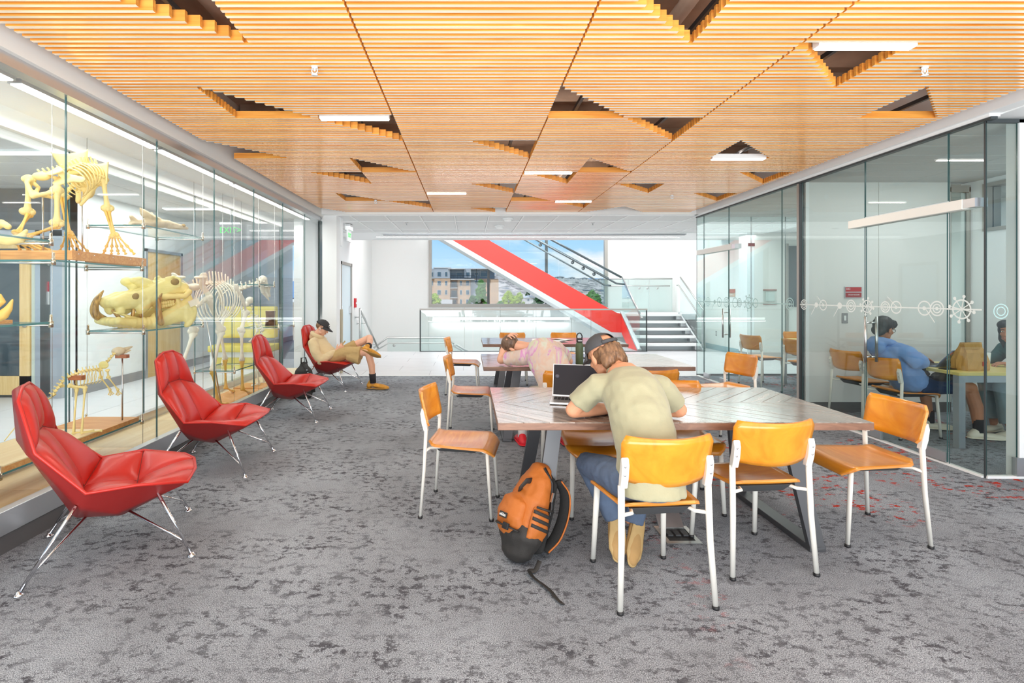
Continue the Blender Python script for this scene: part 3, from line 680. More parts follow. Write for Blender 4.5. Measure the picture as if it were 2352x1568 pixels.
# left hand corridor beyond the display case
cw = sempty('wall_corridor')
MB().box(-5.62, -5.5, 7.05, 16, 0, 3).build('wall_panel', wallw, cw); MB().box(-5.5, -5.485, 7.1, 16, 0, .14).build('wall_base', baseg, cw)
MB().box(-12, -5.5, 7.05, 7.2, 2.25, 3).build('wall_panel', mat('transom_dark', lin(120, 120, 120), .3), cw)
MB().box(-12, -5.5, 7.16, 7.2, 0, 2.25).build('wall_panel', mat('sidelight_dark', lin(112, 118, 118), .2), cw)
MB().box(-5.72, -5.56, 7.0, 7.2, 0, 3).box(-5.93, -5.86, 7.0, 7.16, 0, 2.3).box(-12, -5.5, 7.0, 7.16, 2.22, 2.3).build('door_frame', alum, cw)
MB().box(-6.02, -5.93, 7.05, 7.16, 0, 2.22).build('wall_panel', mat('panel_pale', lin(214, 222, 208), .5), cw)
d4 = sempty('door_4', (-6.5, 7.05, 0))
MB().box(.33, .47, -.02, .04, .04, 2.2).box(-.6, -.46, -.02, .04, .04, 2.2).box(-.6, .47, -.02, .04, .04, .3).box(-.6, .47, -.02, .04, 2.05, 2.2).build('door_stile', maple, d4)
MB().box(-.46, .33, .0, .02, .3, 2.05).build('door_pane', mat('door_dark_pane', lin(70, 82, 88), .1), d4)
MB().tube([(.41, -.03, 1.0), (.41, -.07, 1.0), (.30, -.07, 1.0)], .012, 8).ell((.41, -.03, 1.0), (.035, .015, .035)).build('door_handle', steel, d4)
d5 = sempty('door_5', (-5.5, 9.2, 0)); MB().box(0, .03, -.5, .5, 0, 2.15).build('door_leaf', maple, d5); MB().box(0, .05, -.56, -.5, 0, 2.2).box(0, .05, .5, .56, 0, 2.2).box(0, .05, -.56, .56, 2.15, 2.2).build('door_frame', alum, d5)
pst = tag(MB().box(-5.92, -5.84, 7.13, 7.158, 1.28, 1.6, 1).box(-5.92, -5.84, 7.125, 7.13, 1.46, 1.6, 0).build('notice', [mat('notice_red', lin(200, 60, 80), .5), white]), 'red and white notice on the dark glass by the maple door', 'notice')
strips('ceiling_corridor', -8.4, -3.36, 2.0, 13.0, 2.88, ctile, 1.22, .61)
struct(MB().box(-12, -3.36, 0, 16, 2.95, 3.05).build('ceiling_slab', white))
for k, (x, y) in enumerate([(-4.6, 5.2), (-4.5, 8.6), (-4.3, 11.5)]):
    l = thing('linear_lamp', 'glowing linear lamp on the corridor ceiling behind the skeletons, ' + ['nearest', 'middle', 'farthest'][k]+' of three', 'lamp', (x, y, 2.88), group='linear ceiling lamps')
    MB().box(-.62, .62, -.05, .05, -.03, 0).build('housing', white, l); MB().box(-.6, .6, -.04, .04, -.036, -.03).build('diffuser', lampw, l)
bench = thing('bench_seat', 'yellow upholstered bench in the corridor behind the big skeleton', 'bench', (-4.05, 9.3, 0))
yel = mat('yellow_vinyl', lin(222, 205, 96), .5)
MB().box(-.5, .5, .1, .25, .62, 1.2).build('backrest', yel, bench, bevel=.03); MB().box(-.55, .55, -.3, .25, .40, .52).build('seat', yel, bench, bevel=.03); MB().box(-.55, .55, -.2, .25, 0, .40).build('base', white, bench); MB().box(-.5, .5, -.21, -.2, .1, .3).build('kick_panel', yel, bench)
ex = thing('exit_sign', 'glass exit sign with green letters hanging behind the display case', 'sign', (-3.72, 8.0, 2.42))
MB().box(-.15, .15, -.005, .005, -.09, .09).build('plate', pane, ex); MB().box(-.16, .16, -.03, .03, .09, .12).build('mount', alum, ex); MB().tube([(0, 0, .12), (0, 0, .46)], .01, 8).build('stem', alum, ex)
exg = emis('exit_green', (.05, .85, .12, 1), 1.2); text('letters', 'EXIT>', .13, (0, -.008, 0), (R(90), 0, 0), exg, ex)
e2 = thing('exit_sign', 'white exit sign with green letters hanging from the lobby ceiling', 'sign', (-2.36, 10.1, 2.62))
MB().box(-.01, .01, -.16, .16, -.16, .06).build('plate', white, e2); MB().box(-.05, .05, -.13, .13, .06, .17).build('mount', white, e2); text('letters', 'EXIT', .12, (.012, 0, -.04), (R(90), 0, R(90)), exg, e2)
# ================================================================== display case
case = thing('display_case', 'long glass display case holding skeletons behind the red lounge chairs', 'display case', (-2.95, 5, 0))
ox, oy = 2.95, -5
MB().box(-3.3+ox, -2.565+ox, 1.5+oy, 8.93+oy, .02, .10).build('plinth', based, case)
for i in range(8):
    a = 1.5+i*.93; MB().box(-3.27+ox, -2.6+ox, a+oy+.002, min(a+.93, 8.93)+oy-.002, .10, .14).build('deck_board', deckw, case)
MB().box(-2.60+ox, -2.535+ox, 1.5+oy, 8.93+oy, .105, .235).build('base_channel', alum, case, bevel=.004)
MB().box(-2.59+ox, -2.545+ox, 1.5+oy, 8.93+oy, .0, .10).build('toe_kick', based, case)
MB().box(-3.34+ox, -3.27+ox, 1.5+oy, 8.93+oy, .02, .22).build('base_channel', alum, case, bevel=.004)
MB().box(-3.34+ox, -2.62+ox, 1.5+oy, 8.93+oy, 2.745, 2.86).build('case_top', white, case)
MB().box(-3.34+ox, -3.26+ox, 1.5+oy, 8.93+oy, 2.60, 2.745).build('head_channel', white, case)
for i in range(5): MB().box(-2.83+ox, -2.74+ox, 1.7+i*1.44+oy, 3.1+i*1.44+oy, 2.715, 2.745).box(-2.82+ox, -2.75+ox, 1.71+i*1.44+oy, 3.09+i*1.44+oy, 2.708, 2.715, 1).build('light_strip', [alum, lampw], case)
for i in range(9):
    a = 1.39+i*.97; b = a+.97
    pane_x(-2.626+ox, -2.614+ox, max(a, 1.5)+oy+.002, min(b, 8.93)+oy-.002, .2, 2.72, pane, 'glass_pane', case)
    a = 1.32+i*.97; b = a+.97
    pane_x(-3.306+ox, -3.294+ox, max(a, 1.5)+oy+.002, min(b, 8.93)+oy-.002, .2, 2.62, pane, 'glass_pane', case, gedge)
clampm = mat('clamp_brass_steel', lin(205, 196, 176), .25, 1)
shelfedge = mat('shelf_edge', lin(74, 128, 128), .15)
def shelf(y0, y1, z, lab, x0=-3.22, x1=-2.75):
    s = thing('glass_shelf', lab, 'shelf', ((x0+x1)/2, (y0+y1)/2, z), group='glass shelves hung on cables')
    hx, hy = (x1-x0)/2, (y1-y0)/2
    mb = MB().box(-hx, hx, -hy, hy, -.006, .006); mb.mi = [0, 0, 1, 1, 1, 1]; mb.build('shelf_pane', [pane, shelfedge], s)
    for sx in (-1, 1):
        for sy in (-1, 1):
            MB().lathe([(.014, -.03), (.014, .012), (.009, .014), (.009, .05), (.004, .055)], (sx*hx, sy*hy, 0), 10).build('clamp', clampm, s)
    for sy in (-1, 1): MB().tube([(-hx, sy*hy, -.016), (hx, sy*hy, -.016)], .006, 8).build('crossbar', steel, s)
    return s
def cable(x, y): return MB().tube([(x-(-2.95), y-5, .14), (x+2.95, y-5, 2.74)], .0022, 6).build('hanging_cable', steel, case)
for x in (-3.22, -2.75):
    for y in (2.06, 3.38, 4.32, 5.30, 6.0, 6.7, 7.25): cable(x, y)
shelf(3.39, 4.31, 1.645, 'glass shelf carrying the timber plank of the walking bear skeleton')
shelf(2.07, 3.37, 1.77, 'high glass shelf nearest the camera with a pale jawbone')
shelf(2.07, 3.37, 1.233, 'middle glass shelf nearest the camera with a yellow tusked bone')
shelf(4.33, 5.29, 2.005, 'high glass shelf carrying the long grey beaked skull')
shelf(4.33, 5.29, 1.11, 'glass shelf carrying the large tusked skull')
shelf(3.0, 4.31, .36, 'low glass shelf carrying the small animal skeleton')
shelf(6.72, 7.24, 1.55, 'empty high glass shelf at the far end of the case')
shelf(6.01, 6.69, .52, 'low glass shelf with a small wooden board beside the big hoofed skeleton')
shelf(7.27, 7.9, .95, 'glass shelf carrying the bark covered log', -3.2, -2.7)

# ================================================================== café chairs
ply = wood('orange_plywood', lin(206, 124, 22), lin(224, 150, 42), .3, coat=.3, scale=(3, 22, 6), dist=1.5, det=5)
plyr = wood('ply_edge', lin(190, 112, 40), lin(232, 160, 84), .5, scale=(4, 4, 160))
cream = mat('cream_powder_coat', lin(226, 224, 216), .38, coat=.2)
greypan = mat('underseat_pan', lin(62, 64, 66), .5)
def make_chair(label):
    t = thing('cafe_chair', label, 'chair')
    def sf(u, v):       # seat, u across, v back to front
        y = -.205+.43*v; hw = .185+.035*min(1, v*1.3) - .055*max(0, (v-.86)/.14)**2 - .04*max(0, (.1-v)/.1)**2
        x = (u-.5)*2*hw
        z = .452 - .016*math.sin(PI*min(1, v/.9))*(1-(2*u-1)**2) + .006*(1-v) - .055*max(0, (v-.80)/.2)**2 + .02*max(0, (.12-v)/.12)**2
        return (x, y, z)
    MB().sheet(sf, 14, 18, .012, 0, 1).build('seat', [ply, plyr], t)
    def bf(u, v):       # backrest, v bottom to top
        s = 2*u-1; hw = .205+.012*v - .02*max(0, (abs(v-.5)-.38)/.12)**2
        z = .562+.222*v + (.010*s*s if v > .9 else 0)*((v-.9)/.1 if v > .9 else 0) + (.012*s*s*(1-v))
        y = -.268 + .058*s*s - .045*(v-.2)
        return (s*hw, y, z)
    MB().sheet(bf, 16, 8, .012, 0, 1).build('backrest', [ply, plyr], t)
    for sx in (-1, 1):
        MB().tube([(sx*.222, -.245, .014), (sx*.208, -.224, .30), (sx*.204, -.212, .56)], [.0135, .0155, .0165], 10, flat=.72, up=(0, 1, 0)).build('leg', cream, t)
        MB().tube([(sx*.194, .205, .014), (sx*.186, .188, .25), (sx*.180, .175, .425)], [.0135, .0155, .0165], 10, flat=.72, up=(0, 1, 0)).build('leg', cream, t)
        b = MB(); b.prism([(-.226, .55), (-.200, .55), (-.208, .60), (-.220, .65), (-.228, .685), (-.240, .695), (-.249, .66), (-.241, .60)], sx*.180, sx*.214, 'yz').build('bracket', cream, t, bevel=.004)
        for z in (.615, .655): MB().ell((sx*.191, -.2185-.19*(z-.615), z), (.0075, .003, .0075), nu=10, nv=6).ell((sx*.2, -.2445-.1*(z-.615), z), (.006, .004, .006), nu=8, nv=6).build('screw', chrome, t)
        MB().tube([(sx*.206, -.214, .425), (sx*.15, -.20, .428), (sx*.13, -.13, .43), (sx*.13, .10, .43), (sx*.18, .178, .42)], .009, 8).build('side_rail', cream, t)
        for y, x in ((-.2455, .222), (.2055, .194)): MB().lathe([(.014, 0), (.0155, .004), (.0155, .016)], (sx*x, y, 0), 10).build('foot_glide', blackp, t)
    MB().add([(-.15, -.175, .440), (.15, -.175, .440), (.16, .13, .436), (-.16, .13, .436), (-.11, -.15, .398), (.11, -.15, .398), (.12, .09, .398), (-.12, .09, .398)],
             [(0, 1, 2, 3), (7, 6, 5, 4), (0, 4, 5, 1), (1, 5, 6, 2), (2, 6, 7, 3), (3, 7, 4, 0)]).build('underseat_pan', greypan, t, bevel=.006)
    return t
ch0 = make_chair('orange plywood chair that the student in the khaki shirt sits on')
CH = [  # x, y, rotation (0 faces away from the camera), label
 (.872, 2.535, 5, None),
 (1.515, 2.81, 4.7, 'empty orange plywood chair at the near table, right beside the khaki shirt student'),
 (2.335, 3.08, 91, 'orange plywood chair at the end of the near table by the glass study room'),
 (-.03, 3.43, -99, 'orange plywood chair at the aisle end of the near table with glossy seat'),
 (.04, 5.2, -93, 'plywood chair at the aisle end of the middle table'),
 (-.06, 7.42, -95, 'plywood chair at the aisle end of the far table, before the lobby'),
 (2.66, 5.36, 106, 'orange plywood chair at the study room end of the middle table'),
 (.84, 3.44, 181, 'plywood chair tucked under the near table opposite the khaki shirt student'),
 (1.46, 3.50, 176, 'plywood chair tucked under the near table opposite the empty chair'),
 (.80, 4.48, 6, 'plywood chair that the tie-dye shirt student sits on'),
 (1.56, 4.55, 0, 'plywood chair pushed under the near side of the middle table'),
 (1.60, 5.80, 182, 'plywood chair on the lobby side of the middle table'),
 (.72, 8.2, 180, 'plywood chair behind the far table, above the bent student head'),
 (1.56, 8.22, 178, 'plywood chair behind the far table, above the green bottle'),
 (4.43, 5.22, -86, 'plywood chair that the boy in the blue hoodie sits on'),
 (4.52, 5.86, -82, 'empty plywood chair against the grey study room wall'),
 (4.62, 8.05, -75, 'plywood chair in the far meeting room nearest the glass door'),
 (4.86, 7.35, -60, 'plywood chair in the far meeting room nearest the grey partition'),
 (5.55, 8.45, 182, 'plywood chair behind the far meeting room table'),
]
for i, (x, y, a, lab) in enumerate(CH):
    if i == 0: ch0.location = (x, y, 0); ch0.rotation_euler.z = R(a); ch0['group'] = 'orange plywood chairs'
    else: copy_tree(ch0, None, lab, (x, y, 0), R(a), 'orange plywood chairs')

# ================================================================== study tables
plank1 = wood('walnut_plank', lin(112, 100, 92), lin(178, 166, 156), .17, coat=.6, scale=(22, 2.2, 10), dist=1.6)
slab = wood('walnut_edge', lin(92, 62, 48), lin(142, 104, 82), .4, scale=(4, 20, 20), dist=1.0)
tleg = mat('table_leg_steel', lin(84, 85, 88), .4, .35)
def clip_poly(poly, a, b, c):     # keep a*x+b*y<=c
    out = []
    for i in range(len(poly)):
        p, q = poly[i], poly[(i+1) % len(poly)]; dp, dq = a*p[0]+b*p[1]-c, a*q[0]+b*q[1]-c
        if dp <= 0: out.append(p)
        if dp*dq < 0: t = dp/(dp-dq); out.append((p[0]+(q[0]-p[0])*t, p[1]+(q[1]-p[1])*t))
    return out
def make_table(label):
    t = thing('study_table', label, 'table')
    hx, hy, zt = 1.0, .515, .74
    top = MB().box(-hx, hx, -hy, hy, zt-.042, zt-.004).build('tabletop', slab, t, bevel=.003)
    w = .098
    for s in (-1, 1):
        n = int((2*hx+hy)/w/1.414)+2
        for k in range(-1, n+1):
            x0 = -hx-hy+k*w*1.414; x1 = x0+w*1.414-.003
            ang = .5 * PI/2
            poly = [(x0+hy, 0), (x1+hy, 0), (x1, hy), (x0, hy)] if False else [(x0, .0015), (x1, .0015), (x1+hy, hy-.001), (x0+hy, hy-.001)]
            poly = clip_poly(poly, 1, 0, hx-.001); poly = clip_poly(poly, -1, 0, hx-.001) if len(poly) > 2 else poly
            if len(poly) < 3: continue
            cx = sum(p[0] for p in poly)/len(poly); cy = sum(p[1] for p in poly)/len(poly)
            # local frame with y along the grain
            c, sn = math.cos(PI/4), math.sin(PI/4)
            loc = [((p[0]-cx)*c-(p[1]-cy)*sn, (p[0]-cx)*sn+(p[1]-cy)*c) for p in poly]
            dzz = random.uniform(-.0006, .0006)
            mb = MB().prism(loc, -.004, .001+dzz, 'xy')
            o = mb.build('plank', plank1, top, (cx, s*cy, zt-.001), bevel=.0012, seg=1); o.rotation_euler.z = -PI/4
            if s < 0: o.scale.y = -1; o.rotation_euler.z = PI/4
    for sx in (-1, 1):
        xt, xb = sx*.66, sx*.77
        for sy in (-1, 1): MB().bar((xt, sy*.30, .698), (xb, sy*.40, .01), .082, .034, up=(0, 1, 0)).build('leg', tleg, t)
        
        MB().box(xb-.045, xb+.045, -.415, .415, 0, .035).build('foot_bar', tleg, t, bevel=.003)
        MB().box(xt-.05, xt+.05, -.33, .33, .672, .697).build('top_bar', tleg, t)
    return t
tb = make_table('near walnut chevron study table with laptop and khaki shirt student'); tb.location = (1.155, 3.235, 0); tb['group'] = 'walnut study tables'
copy_tree(tb, None, 'middle walnut study table where the tie-dye shirt student leans', (1.14, 5.34, 0), 0, 'walnut study tables')
copy_tree(tb, None, 'far walnut study table nearest the lobby', (1.195, 7.54, 0), 0, 'walnut study tables')

# ================================================================== red lounge chairs
redl = mat('red_leather', lin(190, 36, 26), .36, bump=.08, bscale=260, coat=.08, var=.05, vscale=5)
reds = mat('red_leather_shell', lin(138, 28, 26), .42, bump=.06, bscale=260)
seam = mat('seam_dark_red', lin(110, 26, 24), .6)
def make_lounge(label):
    t = thing('lounge_chair', label, 'chair')
    # rows from head to front: (y, z, inner half width, outer half width, wing dy, wing dz)   faces +y
    RW = [(-.40, .945, .070, .198, .01, -.05), (-.345, .70, .088, .262, .03, -.06), (-.165, .335, .105, .330, .06, .09), (.09, .318, .108, .345, .02, .115), (.385, .405, .105, .285, -.045, -.015)]
    G = []
    for y, z, wi, wo, dy, dz in RW: G.append([Vector((-wo, y+dy, z+dz)), Vector((-wi, y, z)), Vector((wi, y, z)), Vector((wo, y+dy, z+dz))])
    def bil(a, b, c, d, u, v): return a*(1-u)*(1-v)+b*u*(1-v)+c*u*v+d*(1-u)*v
    names = ['headrest_cushion', 'back_cushion', 'seat_cushion', 'front_cushion']
    for r in range(4):
        for c in range(3):
            a, b, c_, d = G[r][c], G[r][c+1], G[r+1][c+1], G[r+1][c]
            n = ((b-a).cross(d-a)).normalized()
            if n.dot(Vector((0, .6, .8))) < 0: n = -n
            K = 10; mb = MB(); vs = []
            for i in range(K+1):
                for j in range(K+1):
                    u, v = i/K, j/K
                    h = (1-abs(2*u-1)**2.6)*(1-abs(2*v-1)**2.6)
                    vs.append(bil(a, b, c_, d, u, v)+n*(.036*h**.6))
            o0 = len(vs); vs += [x for x in (bil(a, b, c_, d, i/K, j/K)-n*.03 for i in (0, K) for j in (0, K))]
            fs = [(i*(K+1)+j, (i+1)*(K+1)+j, (i+1)*(K+1)+j+1, i*(K+1)+j+1) for i in range(K) for j in range(K)]
            mb.add(vs, fs, 0, True)
            mb.v = mb.v[:o0]
            mb.build(names[r], redl, t)
    # seams between the cushions
    sm = MB()
    for r in range(5):
        if 0 < r < 4: sm.tube(G[r], .0028, 6)
    for c in (1, 2): sm.tube([G[r][c] for r in range(5)], .0028, 6)
    sm.build('seam', seam, t)
    # outer shell: outline ring in front, deep ring behind
    rim = [G[0][0], G[1][0], G[2][0], G[3][0], G[4][0], G[4][1], G[4][2], G[4][3], G[3][3], G[2][3], G[1][3], G[0][3], G[0][2], G[0][1]]
    BO = [(-.012, -.025, -.005), (-.014, -.035, -.012), (-.035, -.03, -.085), (-.10, -.095, -.17), (-.035, -.02, -.03)]
    BI = [(1.0, -.045, -.01), (1.1, -.075, -.02), (1.1, -.015, -.095), (1.1, -.06, -.11), (1.1, -.045, -.04)]
    def back(r, c):
        y, z, wi, wo, wdy, wdz = RW[r]; s = -1 if c < 2 else 1
        if c in (1, 2): return Vector((s*wi*BI[r][0], y+BI[r][1], z+BI[r][2]))
        return Vector((s*(wo+BO[r][0]), y+wdy+BO[r][1], z+wdz+BO[r][2]))
    Bk = [[back(r, c) for c in range(4)] for r in range(5)]
    mb = MB(); vs = []
    for r in range(5): vs += Bk[r]
    o0 = len(vs); vs += rim
    fs = [(r*4+c, (r+1)*4+c, (r+1)*4+c+1, r*4+c+1) for r in range(4) for c in range(3)]
    brim = [Bk[0][0], Bk[1][0], Bk[2][0], Bk[3][0], Bk[4][0], Bk[4][1], Bk[4][2], Bk[4][3], Bk[3][3], Bk[2][3], Bk[1][3], Bk[0][3], Bk[0][2], Bk[0][1]]
    bi = [0, 4, 8, 12, 16, 17, 18, 19, 15, 11, 7, 3, 2, 1]
    n = len(rim)
    fs += [(o0+i, o0+(i+1) % n, bi[(i+1) % n], bi[i]) for i in range(n)]
    mb.add(vs, fs, 0, False); sh = mb.build('shell', reds, t, bevel=.022, seg=3)
    sh.data.polygons.foreach_set('use_smooth', [True]*len(sh.data.polygons))
    MB().tube(rim+[rim[0], rim[1]], .0085, 8).build('piping', redl, t)
    for s in (-1, 1):
        MB().tube([(s*.27, .20, .35), (s*.335, .36, .008)], .0085, 8).tube([(s*.17, .06, .25), (s*.31, .318, .085), (s*.333, .357, .008)], .0065, 8).build('leg', chrome, t)
        MB().tube([(s*.29, -.15, .36), (s*.345, -.36, .008)], .0095, 8).tube([(s*.13, -.12, .25), (s*.335, -.325, .07), (s*.344, -.357, .008)], .0065, 8).build('leg', chrome, t)
        for x, y in ((.335, .36), (.345, -.36)): MB().lathe([(.024, 0), (.026, .004), (.012, .010), (.01, .02)], (s*x, y, 0), 14).build('foot_disc', chrome, t)
    return t
lc0 = make_lounge('red leather lounge chair nearest the camera'); lc0.location = (-1.985, 2.895, 0); lc0.rotation_euler.z = R(-60); lc0['group'] = 'red lounge chairs'
copy_tree(lc0, None, 'second red leather lounge chair, in front of the large tusked skull', (-2.11, 4.29, 0), R(-87), 'red lounge chairs')
copy_tree(lc0, None, 'third red leather lounge chair, beside the black backpack on the floor', (-2.06, 6.0, 0), R(-88), 'red lounge chairs')
copy_tree(lc0, None, 'red lounge chair that the person in the beige hoodie sits in', (-2.1, 7.85, 0), R(-99), 'red lounge chairs')
# study room and meeting room tables
ytop = wood('yellow_laminate', lin(214, 196, 112), lin(228, 210, 132), .35, scale=(2, 14, 8))
lgm = mat('silver_leg', lin(178, 184, 188), .35, .6)
def room_table(lab, x0, x1, y0, y1, h):
    t = thing('meeting_table', lab, 'table', ((x0+x1)/2, (y0+y1)/2, 0)); hx, hy = (x1-x0)/2, (y1-y0)/2
    MB().box(-hx, hx, -hy, hy, h-.03, h).build('tabletop', ytop, t, bevel=.004)
    for sx in (-1, 1):
        for sy in (-1, 1): MB().box(sx*(hx-.03)-.03, sx*(hx-.03)+.03, sy*(hy-.03)-.03, sy*(hy-.03)+.03, 0, h-.03).build('leg', lgm, t)
    for sy in (-1, 1): MB().box(-hx+.06, hx-.06, sy*(hy-.03)-.015, sy*(hy-.03)+.015, h-.095, h-.03).build('apron', lgm, t)
    return t
room_table('yellow topped table in the study room with the paper bag on it', 4.52, 5.58, 4.72, 5.5, .70)
room_table('pale yellow table in the far meeting room', 5.0, 6.3, 7.2, 8.2, .72)
# ================================================================== people
skinA = mat('skin_tan', lin(222, 160, 124), .5, bump=.05, bscale=200, var=.05, vscale=14)
skinB = mat('skin_fair', lin(226, 172, 142), .5, bump=.05, bscale=200, var=.05, vscale=14)
skinC = mat('skin_brown', lin(176, 118, 86), .5, bump=.05, bscale=200, var=.05, vscale=14)
eyew = mat('eye_white', lin(232, 228, 222), .2); eyei = mat('eye_iris', lin(52, 38, 30), .15); lipm = mat('lip', lin(186, 104, 92), .45); brow = mat('eyebrow', lin(52, 40, 34), .8)
def hairmat(n, a, b): return wood(n, a, b, .5, scale=(60, 60, 12), dist=.6, det=4)
hairbr = hairmat('hair_brown', lin(84, 58, 38), lin(150, 110, 76)); hairdk = hairmat('hair_dark_brown', lin(70, 52, 40), lin(120, 94, 74)); hairbl = hairmat('hair_black', lin(16, 16, 18), lin(52, 54, 58))
def frame(pos, fwd, up, s=1.0):
    f = Vector(fwd).normalized(); u = Vector(up); u = (u-f*u.dot(f)).normalized(); r = f.cross(u)
    M = Matrix((r, f, u)).transposed().to_4x4(); M = M @ Matrix.Scale(s, 4); M.translation = Vector(pos); return M
def P(M, x, y, z): return M @ Vector((x, y, z))
def hell(mb, M, c, r):
    sub = MB(); sub.ell((0, 0, 0), (1, 1, 1)); vs = [M @ Vector((c[0]+v[0]*r[0], c[1]+v[1]*r[1], c[2]+v[2]*r[2])) for v in sub.v]
    mb.add(vs, sub.f, 0, True)
def add_head(mb, M):
    hell(mb, M, (0, -.012, .035), (.074, .094, .084)); hell(mb, M, (0, .026, -.03), (.060, .066, .084)); hell(mb, M, (0, .046, -.088), (.036, .036, .030))
    hell(mb, M, (0, .062, .035), (.052, .026, .034))
    for s in (-1, 1):
        hell(mb, M, (s*.036, .058, -.024), (.024, .024, .02)); hell(mb, M, (s*.029, .074, .022), (.022, .012, .008))
        hell(mb, M, (s*.076, -.012, -.018), (.010, .020, .032)); hell(mb, M, (s*.046, .01, -.078), (.018, .034, .022))
    mb.tube([P(M, 0, .086, .012), P(M, 0, .100, -.018), P(M, 0, .106, -.034)], [.007*M.to_scale().x, .010*M.to_scale().x, .012*M.to_scale().x], 8, round_=True)
    hell(mb, M, (0, .092, -.038), (.019, .012, .009)); hell(mb, M, (0, .084, -.062), (.024, .012, .007)); hell(mb, M, (0, .082, -.073), (.021, .012, .007))
def face_parts(M, root, off):
    for s in (-1, 1):
        e = MB(); hell(e, M, (s*.030, .076, .006), (.0135, .011, .0085)); wp(e.build('eye', eyew), root)
        e = MB(); hell(e, M, (s*.030+off, .0855, .006), (.0062, .003, .0062)); wp(e.build('iris', eyei), root)
        b = MB(); b.tube([P(M, s*.014, .088, .026), P(M, s*.030, .088, .031), P(M, s*.046, .078, .026)], .0035, 6, round_=True); wp(b.build('eyebrow', brow), root)
    l = MB(); l.tube([P(M, -.022, .088, -.066), P(M, 0, .096, -.064), P(M, .022, .088, -.066)], [.003, .006, .003], 8, round_=True); wp(l.build('lips', lipm), root)
def add_hand(mb, wrist, d, n, curl=.5, thumb=1, s=1.0, spread=.12):   # d along the hand, n out of the back of the hand
    d = Vector(d).normalized(); n = Vector(n); n = (n-d*n.dot(d)).normalized(); a = d.cross(n)*thumb; w = Vector(wrist)
    mb.tube([w, w+d*.03*s, w+d*.085*s], [.024*s, .033*s, .036*s], 12, flat=.42, up=n, round_=True)
    for k, (o, L_) in enumerate(((.030, .072), (.010, .082), (-.010, .076), (-.029, .060))):
        p = w+d*.083*s+a*o*s; dd = (d+a*(o*spread/.03)).normalized(); pts = [p-dd*.02*s]; ang = 0
        for seg_ in (.42, .32, .26):
            pts.append(p); ang += curl*.75
            p = p+(dd*math.cos(ang)-n*math.sin(ang))*L_*seg_*s
        pts.append(p); mb.tube(pts, [.0095*s, .0098*s, .0088*s, .0080*s, .0070*s], 8, round_=True)
    p = w+d*.022*s+a*.026*s; dd = (d*.75+a*.65-n*.25).normalized()
    mb.tube([w+d*.01*s+a*.01*s, p, p+dd*.034*s, p+(dd*.8+d*.35-n*.2*curl)*.058*s], [.016*s, .0135*s, .0105*s, .0085*s], 8, round_=True)
def wp(o, root):      # parent a part modelled in world coordinates
    o.parent = root; o.location = -Vector(root.location); return o
def limb(mb, pts, r, n=12, **k): return mb.tube(pts, r, n, round_=True, **k)
def shoe_mb(heel, toe, up, w=.048, h=.075):
    mb = MB(); H_, T_ = Vector(heel), Vector(toe); u = Vector(up).normalized(); d = (T_-H_)
    pts = [H_+u*h*.55, H_+d*.25+u*h*.60, H_+d*.55+u*h*.48, H_+d*.82+u*h*.36, T_+u*h*.30]
    mb.tube(pts, [w*.78, w*.92, w, w*1.0, w*.72], 12, flat=.62, up=u, round_=True)
    mb.tube([H_+u*h*.5, H_+d*.12+u*h*1.05], [w*.8, w*.72], 10, round_=True)
    so = MB(); so.tube([H_+u*.012-d*.02, H_+d*.3+u*.012, H_+d*.6+u*.012, H_+d*.85+u*.014, T_+u*.018+d*.02], [w*.86, w*.92, w*1.06, w*1.04, w*.7], 14, flat=.24, up=u, round_=True)
    return mb, so
def cap_mb(M, brim_len=.075):
    mb = MB(); vs = []; nu, nv = 28, 10
    rows = []
    for i in range(nv+1):
        ph = R(2)+R(88)*i/nv; rows.append([P(M, .086*math.cos(ph)*math.cos(2*PI*j/nu), -.008+.106*math.cos(ph)*math.sin(2*PI*j/nu), .035+.088*math.sin(ph)**.9) for j in range(nu)])
    for r_ in rows: vs += r_
    inner = [P(M, .080*math.cos(2*PI*j/nu), -.008+.100*math.sin(2*PI*j/nu), .036) for j in range(nu)]
    k = len(vs); vs += inner; fs = []
    for i in range(nv):
        for j in range(nu):
            if i < 4 and 19 <= j <= 22: continue      # opening above the strap at the back
            j2 = (j+1) % nu; fs.append((i*nu+j, i*nu+j2, (i+1)*nu+j2, (i+1)*nu+j))
    fs.append(tuple(nv*nu+j for j in range(nu)))
    for j in range(nu):
        if not 19 <= j <= 22: fs.append((j, k+j, k+(j+1) % nu, (j+1) % nu))
    mb.add(vs, fs, 0, True)
    br = MB()
    def bf(u, v):
        t = PI*(.12+.76*u); rr = 1+v*brim_len/.09*math.sin(PI*u)**.6
        return P(M, .084*math.cos(t)*(1+.12*v), -.008+.104*math.sin(t)*rr, .036-.020*v-.018*abs(math.cos(t))*v)
    br.sheet(bf, 16, 5, .004)
    st_ = MB(); st_.tube([P(M, .087*math.cos(2*PI*j/28), -.008+.107*math.sin(2*PI*j/28), .047) for j in (18.5, 20, 21, 22, 23.5)], .011, 8, flat=1.0)
    bt = MB(); hell(bt, M, (0, -.008, .123), (.008, .008, .005))
    return mb, br, st_, bt

